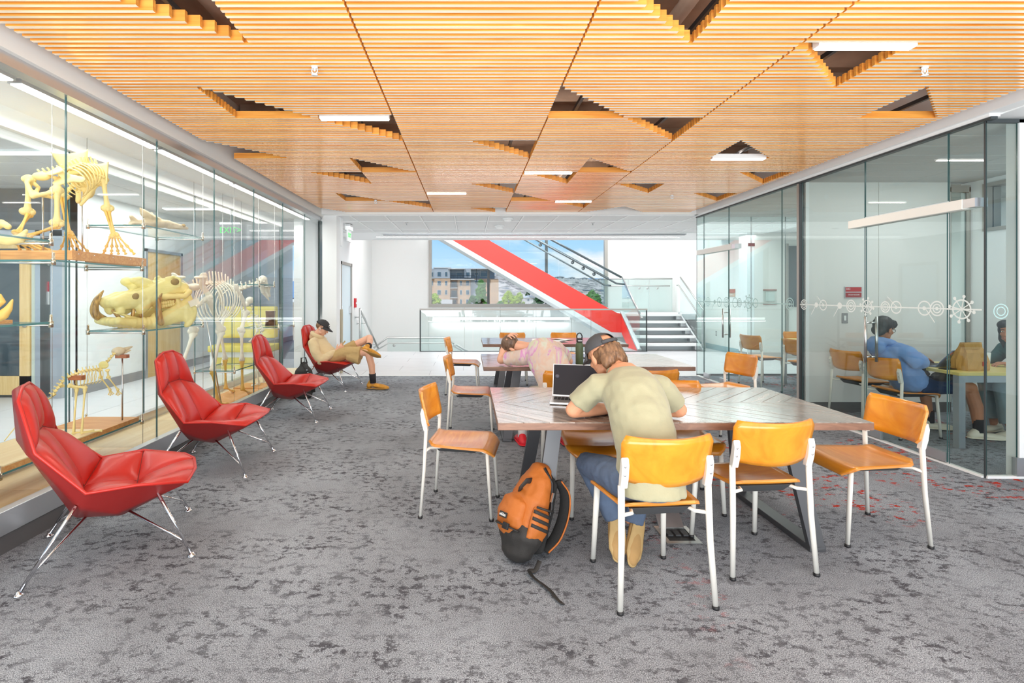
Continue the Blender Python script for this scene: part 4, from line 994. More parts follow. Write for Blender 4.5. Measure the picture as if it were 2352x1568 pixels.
# ---- student in the khaki shirt
khaki = mat('khaki_cotton', lin(164, 160, 130), .85, bump=.12, bscale=90, sheen=.2, var=.05, vscale=9)
denim = mat('denim', lin(88, 104, 128), .85, bump=.2, bscale=300, var=.22, vscale=9)
capm = mat('charcoal_cap', lin(74, 74, 76), .85, bump=.15, bscale=300)
tans = mat('tan_shoe', lin(176, 140, 88), .75, bump=.2, bscale=60, var=.15); gum = mat('gum_sole', lin(186, 156, 104), .7, bump=.35, bscale=40, var=.12)
pa = thing('person', 'person in khaki t-shirt and charcoal cap, bent over the near table', 'person', (.855, 2.5, 0))
b = MB(); sh_l, sh_r = (.672, 2.745, .925), (1.035, 2.745, .915)
limb(b, [(.85, 2.42, .53), (.85, 2.50, .75), (.852, 2.66, .92), (.845, 2.78, .985)], [.10, .095, .10, .07], flat=1.35, up=(1, 0, 0))
limb(b, [(.845, 2.76, .97), (.82, 2.86, 1.015), (.795, 2.92, 1.05)], [.062, .056, .055])
Ma = frame((.775, 2.95, 1.068), (-.28, .84, -.46), (-.28, .36, .89), 1.04); add_head(b, Ma)
for s_, el, wr_ in ((sh_l, (.572, 2.795, .790), (.80, 2.90, .772)), (sh_r, (1.148, 2.80, .790), (.92, 2.93, .772))):
    limb(b, [(.852, 2.70, .93), s_, tuple((Vector(s_)+Vector(el))/2), el], [.06, .054, .047, .042])
    limb(b, [el, tuple((Vector(el)*.6+Vector(wr_)*.4)), wr_], [.043, .041, .029])
add_hand(b, (.80, 2.90, .772), (.9, .35, -.02), (0, 0, 1), .5, 1); add_hand(b, (.92, 2.93, .775), (-.9, .4, .0), (0, 0, 1), .5, -1)
for s in (-1, 1): limb(b, [(.85+s*.09, 2.42, .52), (.85+s*.17, 2.84, .49), (.85+s*.04, 2.82, .19)], [.07, .052, .036])
wp(remesh(b, 'body', skinA, .0052, 3), pa)
s_ = MB()
s_.tube([(.85, 2.385, .487), (.85, 2.395, .56), (.85, 2.435, .68), (.852, 2.54, .81), (.853, 2.66, .905), (.848, 2.745, .955), (.842, 2.795, .985)], [.128, .126, .118, .122, .128, .108, .066], 20, flat=1.24, up=(1, 0, 0))
for a_, e_ in ((sh_l, (.572, 2.795, .790)), (sh_r, (1.148, 2.80, .790))):
    a_, e_ = Vector(a_), Vector(e_); s_.tube([(.852, 2.68, .92), a_*.96+Vector((.852, 2.7, .93))*.04, a_*.5+e_*.5, a_*.26+e_*.74], [.085, .076, .066, .066], 16)
wp(remesh(s_, 't_shirt', khaki, .007, 6, disp=.007, dscale=11), pa)
c_ = MB(); c_.tube([(.842, 2.765, 1.005), (.842, 2.80, .985), (.838, 2.838, 1.0)], .001, 4)
col = MB(); col.tube([Vector((.838, 2.815, .998))+Vector((math.cos(t)*.074, math.sin(t)*.03, .035*math.sin(t)*-1 + .0)) for t in [2*PI*k/20 for k in range(21)]], .0075, 8); wp(col.build('collar', khaki), pa)
j_ = MB()
hipc = Vector((.85, 2.43, .53))
j_.ell((.85, 2.42, .535), (.175, .135, .095))
for s, kn, an in ((-1, (.665, 2.86, .475), (.80, 2.80, .20)), (1, (1.0, 2.87, .48), (.90, 2.805, .17))):
    limb(j_, [(.85+s*.088, 2.43, .53), tuple(Vector((.85+s*.088, 2.43, .53))*.5+Vector(kn)*.5), kn], [.092, .084, .066]); j_.tube([kn, tuple(Vector(kn)*.5+Vector(an)*.5), an], [.066, .060, .058], 14)
wp(remesh(j_, 'jeans', denim, .009, 4, disp=.006, dscale=14), pa)
for hl, te in (((.805, 2.765, .20), (.785, 2.675, .045)), ((.925, 2.765, .17), (.855, 2.655, .03))):
    m1, m2 = shoe_mb(hl, te, (0, .84, .30)); m1 = shoe_mb(hl, tuple(Vector(te)), (0, .84, .30))[0]
    wp(remesh(m1, 'shoe', tans, .007, 3), pa); wp(m2.build('sole', gum), pa)
hb = MB(); hell(hb, Ma, (0, -.030, -.002), (.080, .086, .060))
random.seed(3)
for k in range(46):
    t = R(212+116*k/45); zz = random.uniform(-.045, .008); rr = 1+random.uniform(0, .06)
    p0 = P(Ma, .080*math.cos(t), -.02+.098*math.sin(t), zz+.02); p1 = P(Ma, .085*rr*math.cos(t), -.02+.102*rr*math.sin(t), zz-.035); p2 = P(Ma, .066*rr*math.cos(t)+random.uniform(-.01, .01), -.02+.084*rr*math.sin(t), zz-.062)
    hb.tube([p0, p1, p2], [.013, .011, .004], 7, round_=True)
wp(remesh(hb, 'hair', hairbr, .005, 3), pa)
m1, m2, m3, m4 = cap_mb(Ma); ca = wp(m1.build('cap', capm), pa)
for nm, q in (('cap_brim', m2), ('cap_strap', m3), ('cap_button', m4)): q.build(nm, capm, ca)

# ---- student in the tie-dye shirt
tied, nt, bb = newmat('tie_dye'); N, L = nt.nodes, nt.links
tc = N.new('ShaderNodeTexCoord'); nz = N.new('ShaderNodeTexNoise'); nz.inputs['Scale'].default_value = 3.4; nz.inputs['Detail'].default_value = 4; nz.inputs['Distortion'].default_value = .7; nz.inputs['Roughness'].default_value = .55
mp = N.new('ShaderNodeMapping'); mp.inputs['Scale'].default_value = (2.2, 1, .9); L.new(tc.outputs['Object'], mp.inputs[0]); L.new(mp.outputs[0], nz.inputs['Vector'])
rp = N.new('ShaderNodeValToRGB'); e = rp.color_ramp.elements; e[0].position = .30; e[0].color = lin(198, 206, 184); e[1].position = .72; e[1].color = lin(206, 212, 186)
for p_, c_ in ((.40, (210, 208, 196)), (.47, (214, 186, 168)), (.535, (208, 192, 184)), (.56, (206, 140, 190)), (.585, (212, 176, 196)), (.62, (208, 204, 188))): x = e.new(p_); x.color = lin(*c_)
L.new(nz.outputs['Fac'], rp.inputs[0]); L.new(rp.outputs[0], bb.inputs['Base Color']); bb.inputs['Roughness'].default_value = .9
pb = thing('person', 'person in tie-dye t-shirt with hand on head at the middle table', 'person', (.75, 4.6, 0))
b = MB(); sl_, sr_ = (.50, 4.75, .835), (.845, 4.80, .905)
limb(b, [(.79, 4.45, .53), (.755, 4.53, .68), (.70, 4.68, .84), (.64, 4.80, .90)], [.10, .095, .10, .07], flat=1.35, up=(1, 0, 0))
limb(b, [(.64, 4.80, .90), (.54, 4.88, .915), (.47, 4.92, .925)], [.06, .055, .055])
Mb = frame((.425, 4.95, .915), (-.25, .45, -.86), (-.86, .20, .40), 1.0); add_head(b, Mb)
for s_, el, wr_ in ((sr_, (.955, 4.90, .78), (.80, 5.04, .77)), (sl_, (.315, 4.95, .79), (.375, 4.99, .985))):
    limb(b, [(.68, 4.74, .88), s_, tuple((Vector(s_)+Vector(el))/2), el], [.06, .054, .047, .042]); limb(b, [el, tuple(Vector(el)*.6+Vector(wr_)*.4), wr_], [.043, .040, .028])
add_hand(b, (.80, 5.04, .772), (-.9, .35, 0), (0, 0, 1), .5, -1); add_hand(b, (.375, 4.985, .985), (.25, -.66, .42), (-.45, .1, .9), .55, 1, 1.05, .3)
for s, kn, an in ((-1, (.60, 4.92, .47), (.51, 4.86, .09)), (1, (.92, 4.92, .47), (.92, 4.86, .09))): limb(b, [(.79+s*.09, 4.46, .52), kn, an], [.07, .052, .036])
wp(remesh(b, 'body', skinB, .0052, 3), pb)
s_ = MB(); s_.tube([(.80, 4.40, .487), (.795, 4.42, .56), (.765, 4.49, .68), (.72, 4.61, .81), (.685, 4.72, .885), (.645, 4.79, .915), (.60, 4.835, .925)], [.130, .128, .122, .128, .126, .10, .064], 20, flat=1.38, up=(1, 0, .1))
for a_, e_ in ((sr_, (.955, 4.90, .78)), (sl_, (.315, 4.95, .79))):
    a_, e_ = Vector(a_), Vector(e_); s_.tube([(.68, 4.74, .875), a_, a_*.5+e_*.5, a_*.30+e_*.70], [.085, .078, .068, .068], 16)
wp(remesh(s_, 't_shirt', tied, .0075, 6, disp=.007, dscale=11), pb)
sand = mat('pale_shorts', lin(214, 206, 192), .85, bump=.1); j_ = MB(); j_.ell((.79, 4.46, .535), (.17, .135, .09))
for s, kn in ((-1, (.60, 4.92, .47)), (1, (.92, 4.92, .47))): k_ = Vector((.79+s*.09, 4.46, .53)); j_.tube([k_, k_*.5+Vector(kn)*.5, k_*.1+Vector(kn)*.9], [.092, .086, .076], 14)
wp(remesh(j_, 'shorts', sand, .009, 4), pb)
sockw = mat('white_sock', lin(236, 234, 230), .85); crocr = mat('red_clog', lin(218, 32, 46), .5)
for x in (.51, .92):
    q = MB().tube([(x, 4.86, .26), (x, 4.86, .16), (x, 4.86, .07)], [.046, .043, .043], 12); wp(q.build('sock', sockw), pb)
    m1, m2 = shoe_mb((x, 4.80, .004), (x-.02, 5.04, .004), (0, 0, 1), .052, .07); wp(remesh(m1, 'shoe', crocr, .007, 3), pb); wp(m2.build('sole', crocr), pb)
hb = MB(); hell(hb, Mb, (0, -.020, .036), (.080, .096, .086)); wp(remesh(hb, 'hair', hairdk, .006, 1, disp=.002, dscale=60), pb)

# ---- reader in the red chair
beige = mat('beige_hoodie', lin(214, 192, 150), .9, bump=.12, bscale=80, sheen=.2); tanp = mat('tan_shorts', lin(186, 156, 104), .85, bump=.1)
blk = mat('black_cap', lin(52, 52, 54), .85, bump=.15, bscale=300); blks = mat('black_sock', lin(36, 36, 40), .9); knit = mat('mustard_knit', lin(206, 146, 54), .8, bump=.4, bscale=80, var=.3, vscale=22); gums = mat('tan_sole', lin(160, 124, 66), .7, bump=.3, bscale=50)
pc = thing('person', 'person in beige hoodie and black cap reading a phone, legs crossed in red chair', 'person', (-2.1, 7.8, 0))
b = MB(); nk = (-2.335, 7.83, .775); sn, sfar = (-2.33, 7.66, .70), (-2.30, 8.01, .70)
limb(b, [(-2.13, 7.82, .46), (-2.25, 7.83, .58), (-2.335, 7.83, .70), nk], [.10, .10, .10, .06], flat=1.3, up=(0, 1, 0))
limb(b, [nk, (-2.30, 7.83, .83), (-2.27, 7.83, .87)], [.058, .055, .055])
Mc = frame((-2.235, 7.83, .915), (.86, -.10, -.46), (.34, -.02, .94), .98); add_head(b, Mc)
pn, ff = (-1.985, 7.70, .575), (-1.93, 7.86, .53)
limb(b, [(-2.32, 7.76, .70), sn, (-2.26, 7.60, .56), (-2.19, 7.59, .445)], [.06, .052, .047, .043]); limb(b, [(-2.19, 7.59, .445), (-2.10, 7.63, .50), pn], [.043, .04, .027])
limb(b, [(-2.32, 7.90, .70), sfar, (-2.22, 8.07, .56), (-2.14, 8.07, .47)], [.06, .052, .047, .043]); limb(b, [(-2.14, 8.07, .47), ff], [.043, .028])
add_hand(b, pn, (.72, .1, .62), (.45, -.85, -.1), .75, -1, 1.0); add_hand(b, ff, (.85, -.35, .15), (0, .3, .9), .7, 1)
limb(b, [(-2.12, 7.73, .44), (-1.80, 7.66, .54), (-1.50, 7.62, .565)], [.08, .07, .056]); limb(b, [(-1.50, 7.62, .565), (-1.445, 7.63, .36), (-1.43, 7.655, .10)], [.055, .052, .034])
limb(b, [(-2.12, 7.92, .44), (-1.82, 8.0, .60), (-1.56, 8.04, .735)], [.08, .068, .056]); limb(b, [(-1.56, 8.04, .735), (-1.52, 7.88, .70), (-1.51, 7.70, .625)], [.055, .05, .035])
wp(remesh(b, 'body', skinB, .0055, 3), pc)
s_ = MB(); s_.tube([(-2.06, 7.82, .44), (-2.13, 7.82, .48), (-2.24, 7.83, .585), (-2.325, 7.83, .69), (-2.335, 7.83, .765)], [.120, .138, .136, .132, .085], 20, flat=1.3, up=(0, 1, 0))
for pts, rr in (([(-2.32, 7.74, .70), sn, (-2.27, 7.59, .56), (-2.19, 7.58, .44)], [.08, .078, .072, .070]), ([(-2.19, 7.58, .44), (-2.10, 7.62, .495), (-2.02, 7.675, .55)], [.070, .060, .046]),
                ([(-2.32, 7.90, .70), sfar, (-2.23, 8.08, .56), (-2.14, 8.08, .47)], [.08, .078, .072, .068]), ([(-2.14, 8.08, .47), (-1.97, 7.90, .53)], [.066, .045])): limb(s_, pts, rr)
wp(remesh(s_, 'hoodie', beige, .010, 4, disp=.008, dscale=13), pc)
h_ = MB(); h_.tube([Vector((-2.315, 7.83, .80))+Vector((.075*math.cos(t), .092*math.sin(t), -.035*math.cos(t)+.0)) for t in [2*PI*k/18 for k in range(19)]], .034, 10); hell(h_, frame((-2.385, 7.83, .77), (1, 0, 0), (0, 0, 1)), (0, 0, 0), (.085, .05, .07)); wp(remesh(h_, 'hood', beige, .009, 3), pc)
for y in (7.80, 7.85): wp(MB().tube([(-2.225, y, .76), (-2.17, y-.005, .69), (-2.15, y-.01, .62)], .004, 6).build('drawstring', sockw), pc)
j_ = MB(); j_.ell((-2.10, 7.82, .44), (.15, .18, .10)); limb(j_, [(-2.10, 7.73, .45), (-1.84, 7.67, .54)], [.10, .095]); j_.tube([(-1.84, 7.67, .54), (-1.60, 7.63, .55)], [.096, .10], 14); j_.tube([(-2.10, 7.92, .45), (-1.86, 7.99, .58), (-1.76, 8.01, .64)], [.10, .088, .085], 14)
j_.tube([(-1.80, 7.63, .50), (-1.61, 7.60, .46)], [.07, .085], 12)
wp(remesh(j_, 'shorts', tanp, .010, 4, disp=.007, dscale=14), pc)
for pts in ([(-1.438, 7.645, .24), (-1.43, 7.655, .10)], [(-1.512, 7.74, .645), (-1.505, 7.67, .615)]): wp(MB().tube(pts, [.053, .046], 14).build('sock', blks), pc)
for hl, te, u in (((-1.49, 7.68, .004), (-1.22, 7.62, .004), (0, 0, 1)), ((-1.565, 7.60, .565), (-1.325, 7.50, .50), (.18, .62, .74))):
    m1, m2 = shoe_mb(hl, te, u, .054, .108); wp(remesh(m1, 'shoe', knit, .007, 3), pc); wp(m2.build('sole', gums), pc)
m1, m2, m3, m4 = cap_mb(Mc); ca = wp(m1.build('cap', blk), pc)
for nm, q in (('cap_brim', m2), ('cap_strap', m3), ('cap_button', m4)): q.build(nm, blk, ca)
em = MB()
for t in (-.5, 0, .5): hell(em, Mc, (.030+.010*math.sin(t), .092, .074+.012*abs(math.cos(t))), (.006, .004, .012))
hell(em, Mc, (.03, .093, .062), (.016, .003, .003)); em.build('cap_emblem', white, ca)
hb = MB(); hell(hb, Mc, (0, -.03, .012), (.079, .085, .070)); wp(remesh(hb, 'hair', hairbr, .007, 1, disp=.003, dscale=50), pc)
g_ = MB()
for s in (-1, 1): g_.tube([P(Mc, s*.031+.018*math.cos(t), .094, .004+.016*math.sin(t)) for t in [2*PI*k/14 for k in range(15)]], .0016, 5); g_.tube([P(Mc, s*.049, .093, .008), P(Mc, s*.077, .0, .006)], .0016, 5)
wp(g_.build('glasses', alum), pc); face_parts(Mc, pc, 0)
eb = MB(); hell(eb, Mc, (.082, .006, -.018), (.007, .010, .010)); hell(eb, Mc, (.084, .012, -.036), (.003, .004, .014)); wp(eb.build('earbud', white), pc)
phone = tag(MB().box(-.036, .036, -.075, .075, -.004, .004).build('phone', mat('phone_gold', lin(190, 160, 104), .3, .4), None, (-1.915, 7.735, .66), bevel=.003), 'gold phone held by the person in the beige hoodie', 'phone')
phone.rotation_euler = (R(50), R(10), R(-70))

# ---- boy in the blue hoodie
blueh = mat('blue_hoodie', lin(116, 152, 206), .9, bump=.1, bscale=90, sheen=.2); navy = mat('navy_shorts', lin(28, 52, 88), .85, var=.2)
pd = thing('person', 'person in light blue hoodie and glasses typing behind the study room glass', 'person', (4.45, 5.2, 0))
b = MB(); nk = (4.215, 5.2, .93)
limb(b, [(4.50, 5.2, .52), (4.38, 5.2, .68), (4.27, 5.2, .84), nk], [.10, .10, .10, .06], flat=1.3, up=(0, 1, 0)); limb(b, [nk, (4.215, 5.2, .98), (4.22, 5.2, 1.02)], [.056, .053, .055])
Md = frame((4.215, 5.2, 1.075), (.90, .28, -.25), (.22, 0, .97), 1.0); add_head(b, Md)
limb(b, [(4.27, 5.1, .86), (4.30, 5.02, .84), (4.36, 4.97, .75), (4.41, 5.0, .75)], [.06, .054, .047, .043]); limb(b, [(4.41, 5.0, .755), (4.46, 5.10, .80), (4.52, 5.2, .80)], [.043, .038, .027])
limb(b, [(4.27, 5.3, .86), (4.30, 5.38, .84), (4.44, 5.42, .73)], [.06, .054, .044]); limb(b, [(4.44, 5.42, .74), (4.66, 5.32, .76)], [.043, .028])
add_hand(b, (4.52, 5.2, .80), (.9, .2, -.1), (0, 0, 1), .4, 1); add_hand(b, (4.66, 5.32, .76), (.9, -.2, -.1), (0, 0, 1), .4, -1)
limb(b, [(4.50, 5.12, .50), (4.72, 5.07, .53), (4.94, 5.05, .50)], [.085, .075, .06]); limb(b, [(4.94, 5.05, .50), (4.99, 5.03, .30), (5.0, 5.02, .08)], [.058, .056, .036])
limb(b, [(4.50, 5.30, .50), (4.72, 5.38, .50), (4.80, 5.40, .47)], [.085, .07, .06]); limb(b, [(4.80, 5.40, .46), (4.86, 5.40, .08)], [.056, .036])
wp(remesh(b, 'body', skinC, .0055, 3), pd)
s_ = MB(); s_.tube([(4.55, 5.2, .49), (4.48, 5.2, .54), (4.37, 5.2, .69), (4.27, 5.2, .835), (4.225, 5.2, .925)], [.125, .142, .140, .134, .08], 20, flat=1.3, up=(0, 1, 0))
for pts, rr in (([(4.27, 5.1, .86), (4.30, 5.01, .84), (4.36, 4.965, .755), (4.405, 4.99, .76)], [.085, .08, .072, .066]), ([(4.405, 4.99, .765), (4.455, 5.08, .80), (4.50, 5.16, .805)], [.066, .056, .044]), ([(4.27, 5.3, .86), (4.30, 5.39, .84), (4.44, 5.43, .74)], [.085, .08, .066]), ([(4.44, 5.43, .745), (4.60, 5.35, .765)], [.062, .045])): limb(s_, pts, rr)
wp(remesh(s_, 'hoodie', blueh, .010, 4, disp=.007, dscale=13), pd)
h_ = MB(); hell(h_, frame((4.13, 5.2, .90), (1, 0, 0), (0, 0, 1)), (0, 0, 0), (.11, .07, .085)); h_.tube([Vector((4.205, 5.2, .945))+Vector((.07*math.cos(t), .09*math.sin(t), -.02*math.cos(t))) for t in [2*PI*k/18 for k in range(19)]], .034, 10); wp(remesh(h_, 'hood', blueh, .010, 3), pd)
j_ = MB(); j_.ell((4.50, 5.2, .51), (.14, .18, .095)); j_.tube([(4.50, 5.12, .51), (4.72, 5.07, .525), (4.84, 5.06, .52)], [.10, .092, .086], 14); j_.tube([(4.50, 5.30, .51), (4.70, 5.37, .50), (4.76, 5.39, .49)], [.10, .09, .085], 14); wp(remesh(j_, 'shorts', navy, .010, 3), pd)
crocw = mat('cream_clog', lin(226, 218, 200), .6)
for (x, y) in ((5.0, 5.02), (4.86, 5.40)):
    wp(MB().tube([(x-.005, y, .20), (x, y, .07)], [.045, .042], 12).build('sock', blks), pd)
    m1, m2 = shoe_mb((x-.05, y+.01, .004), (x+.20, y-.06, .004), (0, 0, 1), .052, .07); wp(remesh(m1, 'shoe', crocw, .008, 3), pd); wp(m2.build('sole', crocw), pd)
hb = MB(); hell(hb, Md, (0, -.022, .036), (.086, .100, .092)); hell(hb, Md, (0, .045, .082), (.064, .045, .030)); hell(hb, Md, (0, -.06, -.03), (.07, .05, .06))
for k in range(22):
    t = R(20+140*k/21); p0 = P(Md, .075*math.cos(t), .07*math.sin(t), .085); hb.tube([p0, P(Md, .088*math.cos(t), .098*math.sin(t), .06), P(Md, .082*math.cos(t), .102*math.sin(t), .03)], [.014, .012, .004], 6, round_=True)
wp(remesh(hb, 'hair', hairbl, .007, 1), pd)
g_ = MB()
for s in (-1, 1): g_.tube([P(Md, s*.031+.020*math.cos(t), .096, .002+.018*math.sin(t)) for t in [2*PI*k/14 for k in range(15)]], .002, 5); g_.tube([P(Md, s*.05, .094, .006), P(Md, s*.077, .0, .006)], .002, 5)
wp(g_.build('glasses', dkframe), pd); face_parts(Md, pd, 0)
sb = MB(); sb.bar((4.30, 5.05, .86), (4.52, 5.06, .60), .05, .006, up=(0, 1, 0)); wp(MB().tube([(4.20, 5.30, .985), (4.33, 5.14, .915), (4.45, 5.055, .735), (4.56, 5.07, .62)], .022, 8, flat=.25, up=(0, -1, .4)).build('bag_strap', blackp), pd)
bagm = MB(); bagm.ell((4.66, 5.03, .615), (.12, .05, .055)); wp(remesh(bagm, 'sling_bag', blackp, .008, 2), pd)
# ---- girl in the green sweater
green = mat('green_sweater', lin(46, 84, 86), .9, bump=.1, bscale=90); ltd = mat('light_denim', lin(128, 146, 152), .85, var=.15)
pe = thing('person', 'person with dark hair in dark green sweater beside the paper bag', 'person', (5.72, 5.25, 0))
b = MB(); limb(b, [(5.80, 5.25, .52), (5.74, 5.25, .72), (5.66, 5.25, .86), (5.61, 5.25, .93)], [.095, .09, .09, .055], flat=1.3, up=(0, 1, 0)); limb(b, [(5.61, 5.25, .92), (5.58, 5.25, .97)], [.05, .05])
Me = frame((5.545, 5.25, 1.045), (-.86, -.45, -.12), (-.06, 0, 1), .96); add_head(b, Me)
for y, ye in ((5.08, 5.0), (5.42, 5.44)): limb(b, [(5.66, 5.25, .86), (5.66, y, .84), (5.60, ye, .745)], [.055, .05, .042]); limb(b, [(5.60, ye, .745), (5.38, ye+(.08 if ye < 5.2 else -.1), .735)], [.04, .027])
add_hand(b, (5.38, 5.08, .735), (-.9, .3, 0), (0, 0, 1), .4, -1); add_hand(b, (5.38, 5.34, .735), (-.9, -.3, 0), (0, 0, 1), .4, 1)
for y, kx in ((5.14, 5.36), (5.36, 5.42)): limb(b, [(5.80, y, .50), (kx, y, .50)], [.07, .055]); limb(b, [(kx, y, .5), (kx+.03, y-.05, .08)], [.055, .034])
wp(remesh(b, 'body', skinC, .006, 3), pe)
s_ = MB(); s_.tube([(5.80, 5.25, .48), (5.79, 5.25, .58), (5.73, 5.25, .74), (5.66, 5.25, .86), (5.61, 5.25, .945)], [.125, .12, .115, .115, .07], 18, flat=1.3, up=(0, 1, 0))
for y, ye in ((5.08, 5.0), (5.42, 5.44)): limb(s_, [(5.66, 5.25, .86), (5.66, y, .84), (5.60, ye, .755)], [.08, .074, .06]); limb(s_, [(5.60, ye, .755), (5.42, ye+(.07 if ye < 5.2 else -.09), .745)], [.058, .042])
wp(remesh(s_, 'sweater', green, .010, 4, disp=.006), pe)
j_ = MB(); j_.ell((5.80, 5.25, .51), (.13, .17, .09))
for y, kx in ((5.14, 5.36), (5.36, 5.42)): limb(j_, [(5.80, y, .51), (kx, y, .505)], [.09, .075]); j_.tube([(kx, y, .505), (kx+.02, y-.03, .28), (kx+.03, y-.05, .14)], [.076, .08, .085], 14)
wp(remesh(j_, 'jeans', ltd, .010, 4, disp=.006), pe)
for x, y in ((5.39, 5.09), (5.45, 5.31)):
    m1, m2 = shoe_mb((x+.05, y, .004), (x-.19, y-.06, .004), (0, 0, 1), .048, .07); wp(remesh(m1, 'shoe', crocw, .008, 3), pe); wp(m2.build('sole', crocw), pe)
hb = MB(); hell(hb, Me, (0, -.03, .034), (.084, .092, .088)); hell(hb, Me, (.02, .018, .070), (.070, .074, .055)); hell(hb, Me, (.062, .01, .01), (.024, .05, .06)); hell(hb, Me, (-.062, .01, .02), (.022, .045, .05)); hell(hb, Me, (0, -.09, .0), (.05, .05, .06)); limb(hb, [P(Me, .06, -.05, -.02), P(Me, .07, -.06, -.10), P(Me, .06, -.07, -.2)], [.04, .04, .02]); wp(remesh(hb, 'hair', hairbl, .007, 1), pe); face_parts(Me, pe, -.004)
copy_tree(ch0, None, 'plywood chair that the person in the green sweater sits on', (5.80, 5.25, 0), R(90), 'orange plywood chairs')
# ================================================================== skeletons in the display case
bone = mat('bone_ivory', lin(238, 216, 146), .55, var=.14, vscale=9, bump=.1, bscale=40)
bonew = mat('bone_white', lin(236, 230, 212), .55, var=.10, vscale=9, bump=.1, bscale=40)
boney = mat('bone_yellow', lin(228, 214, 140), .5, var=.12, vscale=5, bump=.12, bscale=30)
bonet = mat('bone_tan', lin(206, 190, 158), .65, var=.22, vscale=12, bump=.3, bscale=30)
ochre = mat('bone_ochre', lin(232, 190, 96), .5, var=.2, vscale=8, bump=.1)
sock = mat('bone_hollow', lin(150, 122, 66), .8); tuskm = wood('tusk_enamel', lin(92, 62, 30), lin(214, 172, 92), .4, scale=(60, 60, 6), dist=.8)
pine = wood('pine_plank', lin(206, 138, 72), lin(232, 176, 108), .5, scale=(1.5, 18, 26), dist=2.5)
brownb = wood('mount_block', lin(150, 84, 48), lin(182, 110, 66), .5, scale=(4, 20, 20))
def at(px, py, Y): return Vector(((px-1076.5)*Y/1176, Y, EYE-(py-676)*Y/1176))
def bone_mb(mb, p, q, r, e0=1.9, e1=1.9, bend=None, n=10):
    p, q = Vector(p), Vector(q); d = q-p; m = bend or Vector((0, 0, 0))
    ts = (0, .05, .14, .32, .5, .7, .86, .95, 1); rs = (.8*e0, e0, 1.25, 1, .92, 1, 1.25, e1, .8*e1)
    mb.tube([p+d*t+m*math.sin(PI*t) for t in ts], [r*k for k in rs], n, round_=True)
    a = d.orthogonal().normalized()
    for s in (-1, 1):
        mb.ell(p+a*s*r*.9*e0*.6, r*e0*.72, nu=8, nv=6); mb.ell(q+a*s*r*.9*e1*.6, r*e1*.72, nu=8, nv=6)
def bobj(name, p, q, r, root, m=None, e0=1.9, e1=1.9, bend=None):
    mb = MB(); bone_mb(mb, p, q, r, e0, e1, bend); return wp(mb.build(name, m or bone), root)
def spine(root, pts, n, r, sp, m, name='vertebra', up=(0, 0, 1), tw=1.6):
    P_ = [Vector(p) for p in pts]; out = []
    L_ = [0]
    for a, b in zip(P_, P_[1:]): L_.append(L_[-1]+(b-a).length)
    def ev(t):
        s = t*L_[-1]
        for i in range(len(P_)-1):
            if s <= L_[i+1] or i == len(P_)-2: f = (s-L_[i])/(L_[i+1]-L_[i]); return P_[i].lerp(P_[i+1], f), (P_[i+1]-P_[i]).normalized()
    for k in range(n):
        t = k/(n-1); p, d = ev(t); rr = r(t) if callable(r) else r; h = sp(t) if callable(sp) else sp
        u = Vector(up); u = (u-d*u.dot(d)).normalized(); s = d.cross(u); mb = MB()
        step = L_[-1]/n
        mb.tube([p-d*step*.42, p, p+d*step*.42], [rr*1.1, rr*.85, rr*1.1], 8)
        mb.tube([p+u*rr*.5, p+u*(rr+h*.5)-d*h*.15, p+u*(rr+h)-d*h*.3], [rr*.6, rr*.42, rr*.45], 6, round_=True)
        for q in (-1, 1): mb.tube([p, p+s*q*rr*tw], [rr*.6, rr*.4], 6, round_=True)
        wp(mb.build(name, m), root); out.append((p, d, u, s))
    return out
def ribs(root, vs, w, h, r, m, back=.1, skip=0):
    for i, (p, d, u, s) in enumerate(vs):
        t = i/(max(1, len(vs)-1)); ww, hh = (w(t), h(t)) if callable(w) else (w, h)
        for q in (-1, 1):
            pts = [p+s*q*ww*math.sin(a)*1.0 - u*hh*(1-math.cos(a))*.5 - d*back*(a/PI)**1.2*1.0 for a in [R(8)+R(150)*k/9 for k in range(10)]]
            wp(MB().tube(pts, [r]*8+[r*.9, r*.7], 6).build('rib', m), root)
def paw(root, p, fwd, m, s=1.0, n=4, side=None):
    p = Vector(p); f = Vector(fwd).normalized(); sd = f.cross(Vector((0, 0, 1))); mb = MB()
    for k in range(5): mb.ell(p+sd*(k-2)*.011*s+Vector((0, 0, .0)), .013*s, nu=8, nv=6)
    for k in range(n):
        a = (k-(n-1)/2)*.34; d = (f*math.cos(a)+sd*math.sin(a)).normalized(); q = p+sd*(k-(n-1)/2)*.02*s
        for l0, l1, z0, z1 in ((.01, .075, -.005, -.035), (.085, .115, -.04, -.05), (.122, .15, -.052, -.066)):
            bone_mb(mb, q+d*l0*s+Vector((0, 0, z0*s)), q+d*l1*s+Vector((0, 0, z1*s)), .0055*s, 1.5, 1.5, n=6)
    wp(mb.build('paw', m), root)
def hand_paw(root, p, m):
    mb = MB()
    for k in range(5): mb.ell(p+Vector(((k-2)*.012, 0, 0)), .014, nu=8, nv=6)
    for k in range(5):
        a = (k-2)*.30; f = Vector((math.sin(a), .12, -math.cos(a))); q = p+Vector(((k-2)*.016, 0, -.012)); L_ = (p.z-1.735)/math.cos(a)*.93
        for l0, l1 in ((.02, .52), (.56, .78), (.82, .98)): bone_mb(mb, q+f*L_*l0+Vector((0, .03*l0, 0)), q+f*L_*l1+Vector((0, .03*l1, 0)), .0062, 1.6, 1.5, n=6)
    wp(mb.build('paw', m), root)
def rm(name, mb, m, root, vox=.006, sm=2, disp=0): return wp(remesh(mb, name, m, vox, sm, disp=disp, dscale=16), root)

